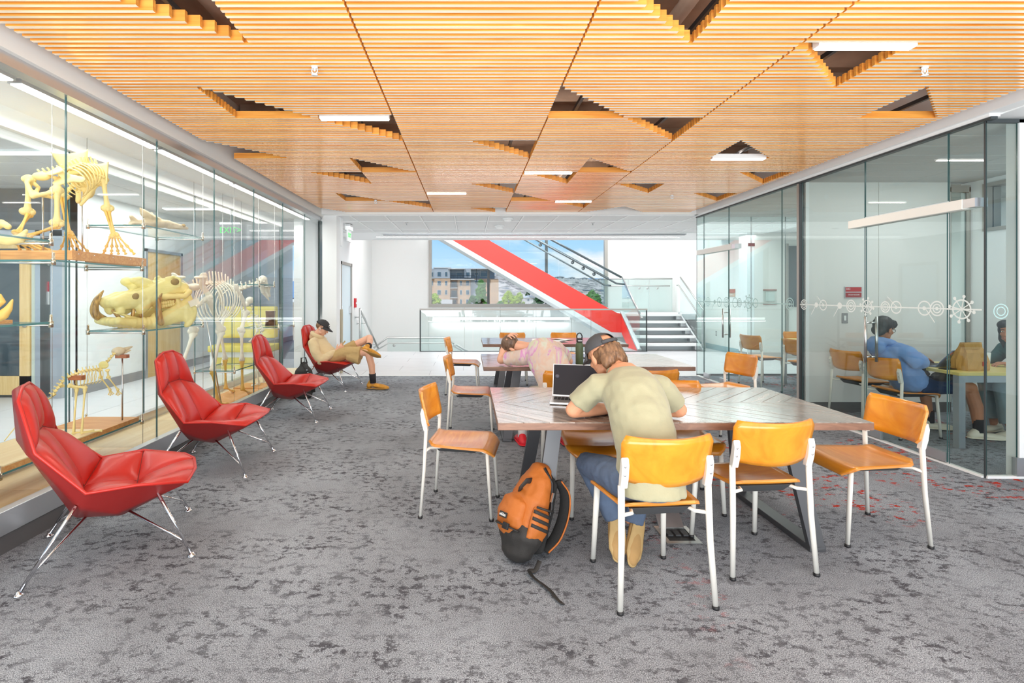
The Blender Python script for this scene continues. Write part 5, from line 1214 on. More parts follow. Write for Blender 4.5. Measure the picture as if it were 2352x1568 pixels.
# timber plank and the walking bear skeleton on it
pk = thing('timber_plank', 'knotty timber plank on the high glass shelf under the walking bear skeleton', 'plank', (-2.98, 3.96, 1.66))
MB().box(-.27, .23, -.41, -.375, 0, .066).build('plank_end', pine, pk, bevel=.002); MB().box(.195, .23, -.375, .41, 0, .066).build('plank_side', pine, pk, bevel=.002); MB().box(-.27, .193, -.373, .41, .045, .064).build('plank_top', pine, pk); MB().box(-.27, .193, .375, .41, 0, .045).build('plank_end', pine, pk)
for y in (-.35, -.2, .0, .2, .36): MB().ell((.231, y, .045), .005, nu=8, nv=5).build('screw', chrome, pk)
br = thing('bear_skeleton', 'large ivory bear skeleton walking on the timber plank in the display case', 'skeleton', (-2.98, 3.96, 1.726))
hipL, hipR = at(66, 412, 3.62), at(131, 436, 3.62)
shL, shR = Vector((-3.06, 4.0, 2.30)), at(237, 412, 3.98)
vs = spine(br, [at(95, 402, 3.60), at(150, 390, 3.74), at(185, 376, 3.86), at(215, 378, 3.98), at(222, 392, 4.06)], 17, lambda t: .017-.004*t, lambda t: .02+.05*max(0, t-.35), bone)
ribs(br, vs[6:15], lambda t: .12-.03*t, lambda t: .21-.05*t, .0058, bone, .05)
mb = MB()
for h_ in (hipL, hipR):
    s = -1 if h_ is hipL else 1
    c = at(95, 405, 3.60); mb.tube([c+Vector((s*.02, .02, .01)), h_.lerp(c, .5)+Vector((0, .06, .05)), h_+Vector((0, .02, .0))], [.024, .030, .026], 10, flat=.5, round_=True)
    mb.tube([h_, h_+Vector((-s*.03, -.05, -.035)), Vector((-2.98, 3.50, 2.09))], [.024, .015, .018], 8, round_=True); mb.tube([h_, h_+Vector((-s*.045, .03, -.05)), Vector((-2.98, 3.52, 2.11))], [.02, .013, .016], 8, round_=True); mb.ell(h_, .036)
mb.ell(at(95, 405, 3.6), (.06, .04, .03)); mb.tube([at(118, 398, 3.6), at(140, 388, 3.66), at(146, 400, 3.66)], [.03, .05, .04], 12, flat=.3, up=(0, -1, .5), round_=True); mb.tube([at(132, 420, 3.62), at(160, 408, 3.7), at(182, 412, 3.72)], [.03, .055, .04], 12, flat=.3, up=(.3, -1, .5), round_=True); rm('pelvis', mb, bone, br)
for h_, kn, an, to in ((hipL, at(63, 486, 3.60), at(40, 535, 3.48), (0, 1, 0)), (hipR, at(131, 512, 3.62), at(62, 543, 3.55), (.35, .8, 0))):
    bobj('femur', h_, kn, .017, br, None, 2.0, 2.2); bobj('tibia', kn+Vector((0, .01, -.02)), an, .012, br, ochre); bobj('fibula', kn+Vector((.018, -.02, -.02)), an+Vector((.02, 0, .0)), .006, br, ochre)
    an2 = Vector((an.x, an.y, 1.775)); bobj('heel_bone', an, an2+Vector((0, -.03, 0)), .014, br, ochre); paw(br, an2+Vector((0, .03, .0)), to, ochre, 1.15)
for sh, el, wr_, pw in ((shL, at(146, 447, 3.92), at(158, 535, 3.92), at(160, 552, 3.92)), (shR, at(247, 478, 3.98), at(263, 540, 3.95), at(263, 553, 3.93))):
    bobj('humerus', sh, el, .016, br, None, 2.0, 2.3); bobj('radius', el+Vector((0, .01, -.015)), wr_, .010, br, ochre); bobj('ulna', el+Vector((-.015, -.015, 0)), wr_+Vector((-.012, 0, 0)), .008, br, ochre, 2.3, 1.4)
    pw = Vector((pw.x, pw.y, 1.875)); bobj('wrist_bone', wr_, pw, .013, br, ochre); hand_paw(br, pw, ochre)
for s, c in ((-1, at(160, 372, 3.9)), (1, at(208, 392, 3.96))):
    mb = MB(); mb.sheet(lambda u, v: tuple(c+Vector(((u-.5)*.26*(1-.45*v)+.05*v, .03*(u-.5)+s*.02*math.sin(PI*u), -.03*s*(u-.5)-(v-.5)*.17-.03*math.cos(PI*(u-.5))))), 8, 8, .008); mb.tube([c+Vector((-.09, 0, .03)), c+Vector((.10, 0, -.05))], [.006, .012], 6, round_=True)
    wp(mb.build('shoulder_blade', boney if s < 0 else bone), br)
mb = MB(); hc = at(200, 432, 4.05)
mb.ell(hc, (.055, .06, .085)); mb.ell(at(216, 415, 4.07), (.045, .05, .06)); mb.tube([at(196, 440, 4.02), at(184, 446, 3.96), at(180, 462, 3.93)], [.04, .03, .02], 10, round_=True); mb.tube([at(208, 430, 4.0), at(190, 458, 3.92)], [.014, .012], 8, round_=True)
for a in (-1, 1): mb.tube([hc+Vector((a*.05, 0, .03)), hc+Vector((a*.065, -.03, -.02)), hc+Vector((a*.04, -.05, -.07))], .009, 8, round_=True)
rm('skull', mb, bone, br); mb = MB(); mb.tube([at(222, 420, 4.04), at(205, 448, 3.95), at(186, 470, 3.89)], [.022, .016, .012], 8, round_=True); rm('jaw', mb, bone, br)
for x0, z in ((at(98, 450, 3.6), 0), (at(188, 440, 3.92), 0)): wp(MB().tube([x0, Vector((x0.x+.03, x0.y-.02, 1.724))], .0055, 8).build('support_rod', steel, br), br) if 0 else wp(MB().tube([x0, Vector((x0.x+.02, x0.y-.02, 1.724))], .0055, 8).build('support_rod', steel), br)

# big tusked skull on its shelf
hs = thing('tusked_skull', 'huge yellow skull with four curved tusks on a glass shelf in the case', 'skull', (-2.92, 4.75, 1.118))
def hy(px): return 4.42+(px-228)/207*.66
def hp(px, py, dx=0): v = at(px, py, hy(px)); return v+Vector((dx*.93, -dx*.36, 0))     # dx across the skull
mb = MB(); kk = .0040
def seg_(pts, dx, thick, lo_=0):     # chain of (px, py, radius px), thick = half thickness across the skull
    mb.tube([hp(a_, b_, dx) for a_, b_, r_ in pts], [thick]*len(pts), 14, round_=True) if 0 else None
    for (a_, b_, r_), (c_, d_, q_) in zip(pts, pts[1:]):
        for k in range(5):
            t = k/4; mb.ell(hp(a_+(c_-a_)*t, b_+(d_-b_)*t, dx), (thick, thick*.9, (r_+(q_-r_)*t)*kk), rot=(0, 0, R(-20)), nu=12, nv=8)
up_l = [(256, 694, 13), (280, 690, 20), (305, 688, 21), (335, 680, 24), (362, 668, 25), (388, 660, 24), (408, 664, 16)]
for dx in (-.07, 0, .07): seg_(up_l, dx, .062)
for s in (-1, 1):
    mb.tube([hp(412, 670, s*.13), hp(394, 680, s*.18), hp(362, 680, s*.17), hp(338, 682, s*.11)], [.030, .026, .026, .030], 10, round_=True)
    mb.tube([hp(370, 640, s*.07), hp(381, 635, s*.10), hp(392, 643, s*.125), hp(389, 658, s*.13), hp(374, 658, s*.12), hp(368, 648, s*.09)], .016, 8, round_=True)
    seg_([(322, 692, 20), (306, 706, 16)], s*.09, .045); seg_([(262, 702, 14), (264, 714, 9)], s*.07, .04); seg_([(372, 690, 14), (345, 694, 14)], s*.08, .03)
mb.tube([hp(348, 668), hp(340, 652), hp(318, 645), hp(306, 643)], [.05, .05, .045, .030], 12, round_=True); mb.ell(hp(313, 647, -.12), (.06, .05, .045)); mb.ell(hp(325, 657, -.10), (.06, .05, .05))
rm('skull', mb, boney, hs, .0075, 3, .005)
mb = MB()
for s in (-1, 1):
    seg_([(250, 736, 9), (285, 741, 12), (330, 741, 15), (352, 733, 18), (375, 722, 22), (402, 712, 27), (412, 694, 20)], s*.125, .042)
    seg_([(402, 718, 26), (420, 716, 20), (410, 738, 11), (403, 746, 6)], s*.15, .030); mb.tube([hp(384, 676, s*.12), hp(388, 700, s*.13)], [.016, .035], 8, round_=True)
    seg_([(334, 738, 16), (334, 728, 12)], s*.14, .05)
for dx in (-.08, -.03, .03, .08): seg_([(248, 737, 9), (290, 742, 9)], dx, .05)
mb.tube([hp(250, 716, .06), hp(285, 728, .09), hp(318, 734, .10)], [.02, .022, .02], 10, flat=.5, round_=True)
rm('jaw', mb, boney, hs, .0075, 3, .005)
for s, p in ((1, [(336, 740), (331, 722), (330, 704), (332, 688), (338, 674)]), (-1, [(258, 738), (236, 724), (231, 708), (237, 688), (251, 668)])):
    q_ = smooth([hp(a, b_, s*.19 if s > 0 else -.08) for a, b_ in p], 5); r5 = [.030, .029, .026, .020, .006] if s > 0 else [.036, .036, .033, .026, .007]
    wp(MB().tube(q_, [r5[min(3, k//5)]+(r5[min(3, k//5)+1]-r5[min(3, k//5)])*(k/5-min(3, k//5)) for k in range(len(q_))], 14, round_=True).build('tusk', tuskm), hs)
for a, b_, c, d, dx in ((262, 728, 248, 713, .06), (264, 708, 258, 722, .05), (293, 712, 291, 728, .075), (312, 718, 314, 728, .06)): wp(MB().tube([hp(a, b_, dx), hp(c, d, dx)], [.017, .012], 10, round_=True).build('incisor', tuskm), hs)
for k in range(7):
    px = 342+k*5.5; wp(MB().ell(hp(px, 697-k*.9, .125), (.018, .016, .02), nu=8, nv=6).build('molar', boney), hs); wp(MB().ell(hp(px, 705-k*1.2, .13), (.018, .016, .018), nu=8, nv=6).build('molar', boney), hs)
for px, py, dx, r_ in ((381, 648, .12, (.030, .04, .036)), (289, 681, .125, (.022, .03, .034)), (377, 690, .115, (.02, .03, .032))): wp(MB().ell(hp(px, py, dx), r_, rot=(0, R(25), R(-20))).build('eye_socket' if px != 289 else 'nostril', sock), hs)
o_ = MB().box(-.045, .045, -.002, .002, -.03, .03).build('paper_tag', mat('paper_tag', lin(214, 206, 184), .8), hs, hp(411, 694, .20)-Vector(hs.location)); o_.rotation_euler = (0, R(-25), R(30))

# long beaked skull on the high shelf
ls = thing('long_skull', 'long grey tan skull with pointed snout on the high glass shelf', 'skull', (-2.95, 4.8, 2.02))
def lp(px, py): return at(px, py, 4.45+(px-290)/142*.62)
mb = MB(); mb.tube([lp(428, 524), lp(408, 520), lp(380, 514), lp(352, 512), lp(326, 514), lp(304, 514)], [.018, .040, .050, .055, .050, .034], 14, flat=.8, round_=True)
mb.tube([lp(360, 508), lp(340, 498), lp(328, 486), lp(322, 478)], [.045, .045, .028, .008], 10, round_=True); mb.tube([lp(352, 505), lp(348, 490)], [.04, .012], 10, round_=True); mb.tube([lp(310, 508), lp(302, 498)], [.03, .018], 10, round_=True); mb.tube([lp(330, 516), lp(300, 518), lp(286, 517)], [.022, .02, .01], 8, round_=True)
rm('skull', mb, bonet, ls, .007, 2, .006); wp(MB().ell(lp(420, 520)+Vector((.02, -.025, .005)), (.022, .012, .016)).build('eye_socket', sock), ls)
jb = thing('jawbone', 'pale ivory jawbone lying on the high shelf nearest the camera', 'bone', (-2.9, 3.0, 1.78)); mb = MB()
mb.tube([at(-15, 548, 3.2), at(20, 552, 3.2), at(48, 548, 3.22), at(60, 530, 3.22)], [.032, .034, .030, .012], 10, round_=True); mb.tube([at(-20, 525, 3.22), at(5, 512, 3.22), at(18, 520, 3.22)], [.03, .026, .02], 10, round_=True); rm('bone', mb, bone, jb, .006, 2)
tb2 = thing('tusk_bone', 'yellow tusked bone on a wooden board, middle shelf nearest the camera', 'bone', (-2.95, 3.0, 1.245))
wp(MB().box(-3.15, -2.85, 2.5, 3.2, 1.240, 1.262).build('board', pine), tb2); mb = MB(); mb.tube([at(-12, 728, 3.0), at(8, 722, 3.0), at(20, 708, 3.0), at(29, 688, 3.0)], [.04, .03, .02, .006], 10, round_=True); mb.tube([at(-15, 700, 3.0), at(4, 690, 3.0), at(0, 676, 3.0)], [.035, .024, .008], 8, round_=True); rm('bone', mb, ochre, tb2, .006, 2)

# small skeleton on the low shelf
sm_ = thing('small_skeleton', 'small animal skeleton standing on a wooden board on the low shelf', 'skeleton', (-2.95, 3.75, .366))
MB().box(-.24, .2, -.72, .52, 0, .035).build('board', pine, sm_, bevel=.002); MB().box(-.24, .2, -.72, .1, .0351, .042).build('board_top', deckw, sm_)
vs = spine(sm_, [at(122, 905, 3.62), at(150, 868, 3.7), at(190, 852, 3.82), at(232, 846, 3.95), at(250, 826, 4.02), at(262, 812, 4.06)], 22, .009, lambda t: .018 if t < .75 else .006, bone)
ribs(sm_, vs[8:16], lambda t: .045, lambda t: .11, .003, bone, .03)
mb = MB(); q0 = at(262, 818, 4.08); mb.ell(at(272, 806, 4.10), (.034, .05, .034), rot=(0, 0, R(-30))); mb.tube([at(270, 808, 4.1), at(288, 802, 4.16), at(303, 796, 4.2)], [.03, .018, .007], 10, round_=True); mb.tube([at(272, 814, 4.1), at(290, 808, 4.16), at(300, 804, 4.18)], [.012, .010, .005], 8, round_=True); rm('skull', mb, bonet, sm_, .004, 2)
MB().box(-.045, .045, -.02, .02, -.014, .014).build('mount_block', brownb, sm_, at(281, 818, 4.12)-Vector(sm_.location))
MB().box(-.05, .05, -.02, .02, -.016, .016).build('mount_block', brownb, sm_, at(176, 867, 3.75)-Vector(sm_.location))
for a, Y in (((281, 822), 4.12), ((171, 872), 3.75)): p = at(*a, Y); wp(MB().tube([p, Vector((p.x, p.y, .408))], .006, 8).build('support_rod', steel), sm_)
for s in (-.03, .03):
    o_ = Vector((s, 0, 0)); kn = at(186, 890, 3.75)+o_; an = at(178, 978, 3.7)+o_
    bobj('femur', at(150, 885, 3.7)+o_, kn, .008, sm_); an.z = .42; bobj('tibia', kn, an, .006, sm_, None, 2.2, 1.5); bobj('foot_bone', an, an+Vector((.10, .06, .0)), .005, sm_)
    el = at(240, 866, 3.95)+o_; bobj('humerus', at(238, 850, 3.93)+o_, el, .007, sm_); bobj('radius', el, at(262, 895, 4.0)+o_, .005, sm_); mb = MB()
    for k in range(4): bone_mb(mb, at(262, 895, 4.0)+o_, at(258+k*4, 908-abs(k-1)*2, 4.02)+o_, .003, 1.5, 1.5)
    wp(mb.build('paw', bone), sm_)
c = at(238, 838, 3.95); wp(MB().ell(c, (.04, .01, .03)).build('shoulder_blade', boney), sm_)
for k in range(1): wp(MB().tube([at(128, 905, 3.62), at(60, 950, 3.4), at(10, 1012, 3.1)], [.006, .004, .003], 6).build('tail', bone), sm_)

# big hoofed skeleton standing on the deck
ck = thing('hoofed_skeleton', 'tall white long necked hoofed skeleton standing on the case floor', 'skeleton', (-2.92, 6.0, .14))
MB().box(-.22, .30, -.55, .85, 0, .02).build('board', pine, ck, bevel=.002)
cx = Vector((-2.92, 0, 0))
def cp(y, z, dx=0): return Vector((-2.92+dx, y, z))
vs = spine(ck, [cp(5.45, 1.50), cp(5.75, 1.55), cp(6.1, 1.56), cp(6.35, 1.50)], 14, .022, lambda t: .05+.05*math.sin(PI*t), bonew)
ribs(ck, vs[4:14], lambda t: .17-.05*abs(t-.3), lambda t: .46-.05*t, .0075, bonew, .06)
spine(ck, [cp(6.36, 1.48), cp(6.6, 1.50), cp(6.95, 1.56), cp(7.2, 1.60)], 8, .026, .03, bonew)
mb = MB()
for s in (-1, 1): mb.tube([cp(5.35, 1.62, s*.15), cp(5.45, 1.52, s*.08), cp(5.55, 1.40, s*.11)], [.04, .032, .035], 10, flat=.45, round_=True); mb.tube([cp(5.55, 1.40, s*.11), cp(5.35, 1.28, s*.06)], [.03, .02], 8, round_=True); mb.tube([cp(5.36, 1.60, s*.08), cp(5.34, 1.60, s*.17)], [.035, .03], 8, flat=.5, round_=True)
mb.ell(cp(5.45, 1.5), (.06, .09, .04)); rm('pelvis', mb, bonew, ck)
for s in (-1, 1):
    dy = -.12 if s < 0 else .1
    hip, kn, hk, ft = cp(5.5, 1.38, s*.12), cp(5.72+dy*.4, 1.02, s*.13), cp(5.50+dy, .60, s*.12), cp(5.62+dy, .22, s*.12)
    bobj('femur', hip, kn, .024, ck, bonew, 1.9, 2.1); bobj('tibia', kn+Vector((0, 0, -.03)), hk, .019, ck, bonew, 2.1, 1.6); bobj('cannon_bone', hk+Vector((0, 0, -.03)), ft, .014, ck, ochre, 1.9, 1.7)
    mb = MB(); bone_mb(mb, ft, ft+Vector((.03, .10, -.055)), .011, 1.6, 1.5); mb.ell(ft+Vector((.03, .13, -.05)), (.025, .035, .02)); wp(mb.build('hoof', ochre), ck)
    dy = .05 if s < 0 else -.06
    sh, el, kn2, ft = cp(6.42, 1.20, s*.13), cp(6.28, .98, s*.13), cp(6.36+dy, .62, s*.13), cp(6.38+dy, .25, s*.13)
    mb = MB(); mb.tube([cp(6.2, 1.50, s*.10), cp(6.32, 1.34, s*.14), sh], [.05, .04, .022], 10, flat=.3, up=(1, 0, 0), round_=True); wp(mb.build('shoulder_blade', bonew), ck)
    bobj('humerus', sh, el, .022, ck, bonew, 1.9, 2.0); bobj('radius', el+Vector((0, .01, -.02)), kn2, .018, ck, bonew, 2.0, 1.7); bobj('cannon_bone', kn2+Vector((0, 0, -.03)), ft, .014, ck, ochre, 1.9, 1.7)
    mb = MB(); bone_mb(mb, ft, ft+Vector((.03, .10, -.06)), .011, 1.6, 1.5); mb.ell(ft+Vector((.03, .13, -.07)), (.025, .04, .02)); wp(mb.build('hoof', ochre), ck)
mb = MB(); mb.ell(cp(7.26, 1.62), (.06, .09, .07)); mb.tube([cp(7.26, 1.60), cp(7.38, 1.52), cp(7.5, 1.40)], [.06, .045, .022], 12, round_=True)
for s in (-1, 1): mb.tube([cp(7.24, 1.56, s*.06), cp(7.34, 1.52, s*.075), cp(7.40, 1.49, s*.04)], .012, 8, round_=True)
rm('skull', mb, bonew, ck, .006); mb = MB(); mb.tube([cp(7.22, 1.54), cp(7.26, 1.46), cp(7.38, 1.40), cp(7.48, 1.34)], [.03, .03, .02, .012], 10, round_=True); rm('jaw', mb, bonew, ck, .006)
for a in ((5.6, .12, 1.42), (6.6, -.1, 1.5)): wp(MB().tube([cp(a[0], a[2], .0), cp(a[0]+.2, .16, a[1])], .009, 8).build('support_rod', steel), ck)
# far end of the case: little upright skeleton, log, board
pr = thing('monkey_skeleton', 'little upright monkey skeleton at the far end of the display case', 'skeleton', (-2.95, 7.05, .14))
MB().box(-.2, .2, -.2, .2, 0, .03).build('board', pine, pr); MB().tube([(0, 0, .03), (0, -.03, 1.14)], .006, 8).build('support_rod', steel, pr)
pb_ = Vector(pr.location)
vs = spine(pr, [pb_+Vector((.12, .0, .62)), pb_+Vector((.08, 0, .82)), pb_+Vector((.0, -.02, 1.0)), pb_+Vector((-.03, -.02, 1.12))], 14, .011, .015, bonew); ribs(pr, vs[5:12], .06, .12, .004, bonew, -.02)
mb = MB(); h0 = pb_+Vector((-.05, -.03, 1.20)); mb.ell(h0, (.055, .06, .05)); mb.ell(h0+Vector((-.03, -.02, -.05)), (.035, .04, .04)); rm('skull', mb, bonew, pr, .005)
for s in (-1, 1):
    o_ = Vector((0, s*.06, 0)); bobj('humerus', pb_+Vector((0, s*.08, .98)), pb_+Vector((.08, s*.1, .78)), .009, pr, bonew); bobj('radius', pb_+Vector((.08, s*.1, .78)), pb_+Vector((-.02, s*.1, .64)), .007, pr, bonew)
    bobj('femur', pb_+Vector((.12, s*.05, .62)), pb_+Vector((.02, s*.08, .42)), .010, pr, bonew); bobj('tibia', pb_+Vector((.02, s*.08, .42)), pb_+Vector((.10, s*.08, .07)), .008, pr, bonew); bobj('foot_bone', pb_+Vector((.10, s*.08, .06)), pb_+Vector((.0, s*.08, .04)), .008, pr, bonew)
lgm_ = thing('log', 'short bark covered log standing on a glass shelf behind the red chairs', 'log', (-2.95, 7.62, .958))
MB().lathe([(.075, 0), (.07, .06), (.065, .14), (.07, .21), (.068, .215)], n=14).build('bark', mat('bark', lin(112, 76, 56), .9, var=.5, vscale=18, bump=1.0, bscale=22), lgm_); MB().lathe([(.062, .215), (.06, .222), (.01, .223)], n=14).build('cut_end', deckw, lgm_)
# ================================================================== small things indoors
# ---- orange backpack leaning on the table leg
bag_o = mat('orange_nylon', lin(180, 100, 34), .6, bump=.12, bscale=120, var=.05); bag_k = mat('black_nylon', lin(44, 42, 40), .7, bump=.2, bscale=160); grid = mat('back_mesh', lin(34, 34, 34), .9, bump=.4, bscale=200)
bp_ = thing('backpack', 'orange and black backpack with three stripes leaning on the near table leg', 'backpack', (.265, 2.735, 0))
up_ = Vector((.30, .30, .90)).normalized(); fr = Vector((-.80, -.50, .0)); fr = (fr-up_*fr.dot(up_)).normalized(); sd_ = fr.cross(up_)*-1
if sd_.y > 0: sd_ = -sd_
BM = Matrix((sd_, fr, up_)).transposed().to_4x4(); BM.translation = Vector((.0, .0, .075))
def bpp(x, y, z): return BM @ Vector((x, y, z))
def btube(mb, pts, r, flat=1.0, n=16, **k):
    return mb.tube([bpp(*p) for p in pts], r, n, flat=flat, up=sd_, **k)
mb = MB(); btube(mb, [(0, 0, .075), (0, .005, .13), (0, .0, .24), (0, -.012, .34), (0, -.02, .40)], [.092, .098, .090, .076, .052], 1.42, round_=True)
bd = remesh(mb, 'body', bag_o, .007, 5, disp=.006, dscale=14); bd.parent = bp_
mb = MB(); btube(mb, [(0, .004, .0), (0, .006, .05), (0, .008, .075)], [.080, .102, .1035], 1.40, round_=True); o_ = remesh(mb, 'bottom_panel', bag_k, .007, 4, disp=.004, dscale=14); o_.parent = bp_
mb = MB(); btube(mb, [(-.02, .075, .085), (-.02, .088, .14), (-.02, .078, .215), (-.015, .055, .26)], [.050, .056, .048, .022], 1.9, round_=True); o_ = remesh(mb, 'front_pocket', bag_o, .007, 4, disp=.005, dscale=16); o_.parent = bp_
mb = MB(); mb.tube([bpp(.115, .01, .065), bpp(.128, .01, .12), bpp(.118, .008, .19), bpp(.105, .004, .215)], [.056, .064, .060, .054], 16, flat=.45, up=sd_); o_ = remesh(mb, 'side_pocket', bag_o, .006, 3, disp=.004, dscale=18); o_.parent = bp_
for k in range(3):
    z = .125+.034*k; mb = MB(); mb.sheet(lambda u, v: tuple(bpp(.118+.040*math.sqrt(max(0, 1-((u-.5)*1.75)**2))-.003*k, .01+(u-.5)*.122, z+(v-.5)*.017+.012*(u-.5))), 10, 2, -.006); mb.build('stripe', bag_k, bp_)
mb = MB(); mb.tube([bpp(.155, -.04, .222), bpp(.163, .01, .222), bpp(.14, .065, .222)], .006, 6).build('pocket_hem', bag_k, bp_)
mb = MB(); btube(mb, [(0, -.072, .02), (0, -.082, .20), (0, -.075, .36), (0, -.06, .40)], [.036, .034, .03, .016], 3.2, round_=True); o_ = remesh(mb, 'back_panel', grid, .008, 3); o_.parent = bp_
def ribbon(pts, w, th, wd): return MB().tube([Vector(p) for p in pts], [w]*len(pts), 8, flat=th/w, up=wd)
ribbon(smooth([bpp(.07, -.09, .38), bpp(.085, -.15, .33), bpp(.09, -.175, .22), bpp(.085, -.16, .10), bpp(.07, -.12, .02)]), .034, .012, fr).build('shoulder_strap', grid, bp_)
MB().tube(smooth([bpp(.105, -.09, .385), bpp(.122, -.155, .33), bpp(.127, -.18, .22), bpp(.121, -.165, .10), bpp(.1, -.125, .02)]), .005, 6).build('strap_piping', bag_o, bp_)
MB().tube([bpp(.06, .01, .425), bpp(.098, -.035, .36), bpp(.118, -.055, .24), bpp(.118, -.05, .10)], .008, 8).build('zipper', blackp, bp_)
MB().box(-.006, .006, -.004, .004, -.024, .024, 0, Matrix.Translation(bpp(.130, -.03, .29)) @ BM.to_3x3().to_4x4()).build('zip_pull', steel, bp_)
ribbon([bpp(.03, .05, .34), bpp(.05, .10, .33), bpp(.035, .115, .29), bpp(.0, .085, .275)], .016, .006, sd_).build('grab_handle', bag_k, bp_)
ribbon([bpp(-.095, .10, .085), bpp(-.03, .150, .085), bpp(.04, .135, .085), bpp(.09, .10, .08)], .017, .005, up_).build('front_strap', bag_k, bp_)
MB().box(-.022, .022, -.006, .008, -.016, .016, 0, Matrix.Translation(bpp(.035, .146, .085)) @ BM.to_3x3().to_4x4()).build('buckle', blackp, bp_, bevel=.003)
lm = Matrix.Translation(bpp(-.005, .150, .132)) @ Matrix((sd_, -up_.cross(sd_), up_)).transposed().to_4x4()
lb = MB().box(-.030, .030, -.003, .003, -.014, .014, 0, lm).build('brand_label', bag_k, bp_)
tx = text('label_text', 'adidas', .022, (0, 0, 0), (0, 0, 0), white, None, .0008)
nrm = sd_.cross(up_); nrm = nrm if nrm.dot(fr) > 0 else -nrm
tm = Matrix((up_.cross(nrm), up_, nrm)).transposed().to_4x4(); tm.translation = bpp(-.005, .150, .132)+nrm*.0045
tx.data.transform(tm); tx.parent = lb
MB().tube(smooth([(.10, -.10, .05), (.075, -.125, .015), (.045, -.13, .012), (.06, -.19, .012), (.10, -.25, .01), (.125, -.30, .01), (.145, -.36, .008), (.165, -.40, .008)], 5), .013, 8, flat=.22, up=(0, 0, 1)).build('tail_strap', bag_k, bp_)
# ---- black backpack behind the third red chair
kb = thing('backpack', 'black backpack on the carpet between the third and fourth red chairs', 'backpack', (-2.26, 7.02, 0))
mb = MB(); mb.tube([(0, 0, .09), (0, 0, .22), (.0, 0, .38), (0, 0, .44)], [.13, .14, .115, .06], 18, flat=.72, up=(0, 1, 0), round_=True); o_ = remesh(mb, 'body', bag_k, .009, 4, disp=.006); o_.parent = kb
MB().tube([(-.03, -.02, .48), (-.03, -.02, .55), (.03, -.02, .56), (.05, -.02, .48)], .01, 8).build('grab_handle', bag_k, kb)
s_ = ribbon([(.04, -.09, .47), (.11, -.12, .38), (.15, -.12, .25), (.16, -.10, .10)], .03, .012, (0, 1, 0)).build('shoulder_strap', bag_k, kb)
for k in range(6): MB().box(.075+.014*k, .095+.014*k, -.142, -.135, .40-.035*k, .412-.035*k).build('webbing', alum, s_)
# ---- laptop, book, bottle, sheets
def laptop(name, lab, loc, rz, shell, screen, open_=105, w=.31, d=.215):
    t = thing(name, lab, 'laptop', loc, rz)
    base = MB().box(-w/2, w/2, -d, 0, 0, .013).build('base', shell, t, bevel=.003)
    for r_ in range(5):
        for c_ in range(12): MB().box(-w/2+.018+c_*.0232, -w/2+.038+c_*.0232, -.035-r_*.019-.016, -.035-r_*.019, .013, .0142).build('key', blackp, base)
    MB().box(-.05, .05, -d+.015, -.135, .013, .0134).build('trackpad', alum, base)
    M = Matrix.Translation((0, 0, .012)) @ Matrix.Rotation(R(90-open_), 4, 'X')
    ld = MB().box(-w/2, w/2, -.003, .004, 0, d, 0, M).build('lid', shell, t, bevel=.002)
    MB().box(-w/2+.006, w/2-.006, -.0042, -.003, .008, d-.006, 0, M).build('screen', screen, ld)
    return t, ld, M
scrn = mat('dark_screen', lin(20, 20, 32), .3, spec=.25)
lp_, ld, M = laptop('laptop', 'open silver laptop with dark screen on the near table', (.70, 3.33, .743), R(-14), alum, scrn, 112)
q = MB().lathe([(.013, 0), (.013, .0006)], n=14).build('screen_sticker', mat('sticker_grey', lin(92, 92, 104), .5), ld); q.data.transform(M @ Matrix.Translation((-.125, -.0055, .13)) @ Matrix.Rotation(R(90), 4, 'X'))
bk = thing('book', 'open book with mauve cover under the arms of the khaki shirt student', 'book', (.80, 3.045, .743), R(10))
MB().box(-.17, .17, -.12, .12, 0, .005).build('cover', mat('mauve_cover', lin(150, 120, 126), .5), bk)
for s in (-1, 1): MB().sheet(lambda u, v: (s*(.003+u*.158), (v-.5)*.225, .012+.008*math.sin(PI*min(1, u*1.2))*(1-u)), 8, 2, .007).build('pages', white, bk)
bt = thing('water_bottle', 'olive green water bottle with black loop lid on the middle table', 'bottle', (1.075, 4.97, .742))
olive = mat('olive_powder', lin(78, 94, 66), .5, bump=.08, bscale=300)
MB().lathe([(.034, 0), (.037, .004), (.037, .185), (.034, .200), (.027, .210), (.026, .216)], n=24).build('body', olive, bt); MB().lathe([(.029, .214), (.030, .220), (.030, .246), (.027, .252), (.02, .254)], n=24).build('lid', blackp, bt)
MB().tube([(-.024, 0, .25), (-.026, 0, .275), (-.015, 0, .298), (0, 0, .304), (.015, 0, .298), (.026, 0, .275), (.024, 0, .25)], .0055, 8).build('loop_handle', blackp, bt)
MB().box(-.02, .02, -.031, -.0295, .227, .235).build('lid_mark', white, bt)
hp_ = thing('headphones', 'black headphones lying on the middle table behind the cap', 'headphones', (1.17, 5.12, .745))
MB().tube([(.08*math.cos(t), .08*math.sin(t), .03) for t in [PI*k/12 for k in range(13)]], .008, 8).build('headband', blackp, hp_)
for s in (-1, 1): MB().ell((s*.08, -.01, .033), (.018, .036, .033)).build('ear_cup', blackp, hp_)
for k, (x, y, a) in enumerate([(1.30, 7.45, 15), (1.05, 7.62, -8), (1.42, 7.72, 40)]): tag(MB().sheet(lambda u, v: ((u-.5)*.21, (v-.5)*.28, .004*math.sin(3*u+2*v)+.004), 6, 6, .001).build('paper_sheet', white, None, (x, y, .743), rotz=R(a)), 'white paper sheet on the far table, ' + ['nearest the front edge', 'towards the bent student', 'turned across, farthest back'][k], 'paper', 'paper sheets on the far table')
fb = thing('floor_box', 'square metal floor outlet box with open lid under the near table', 'floor box', (1.23, 3.02, 0))
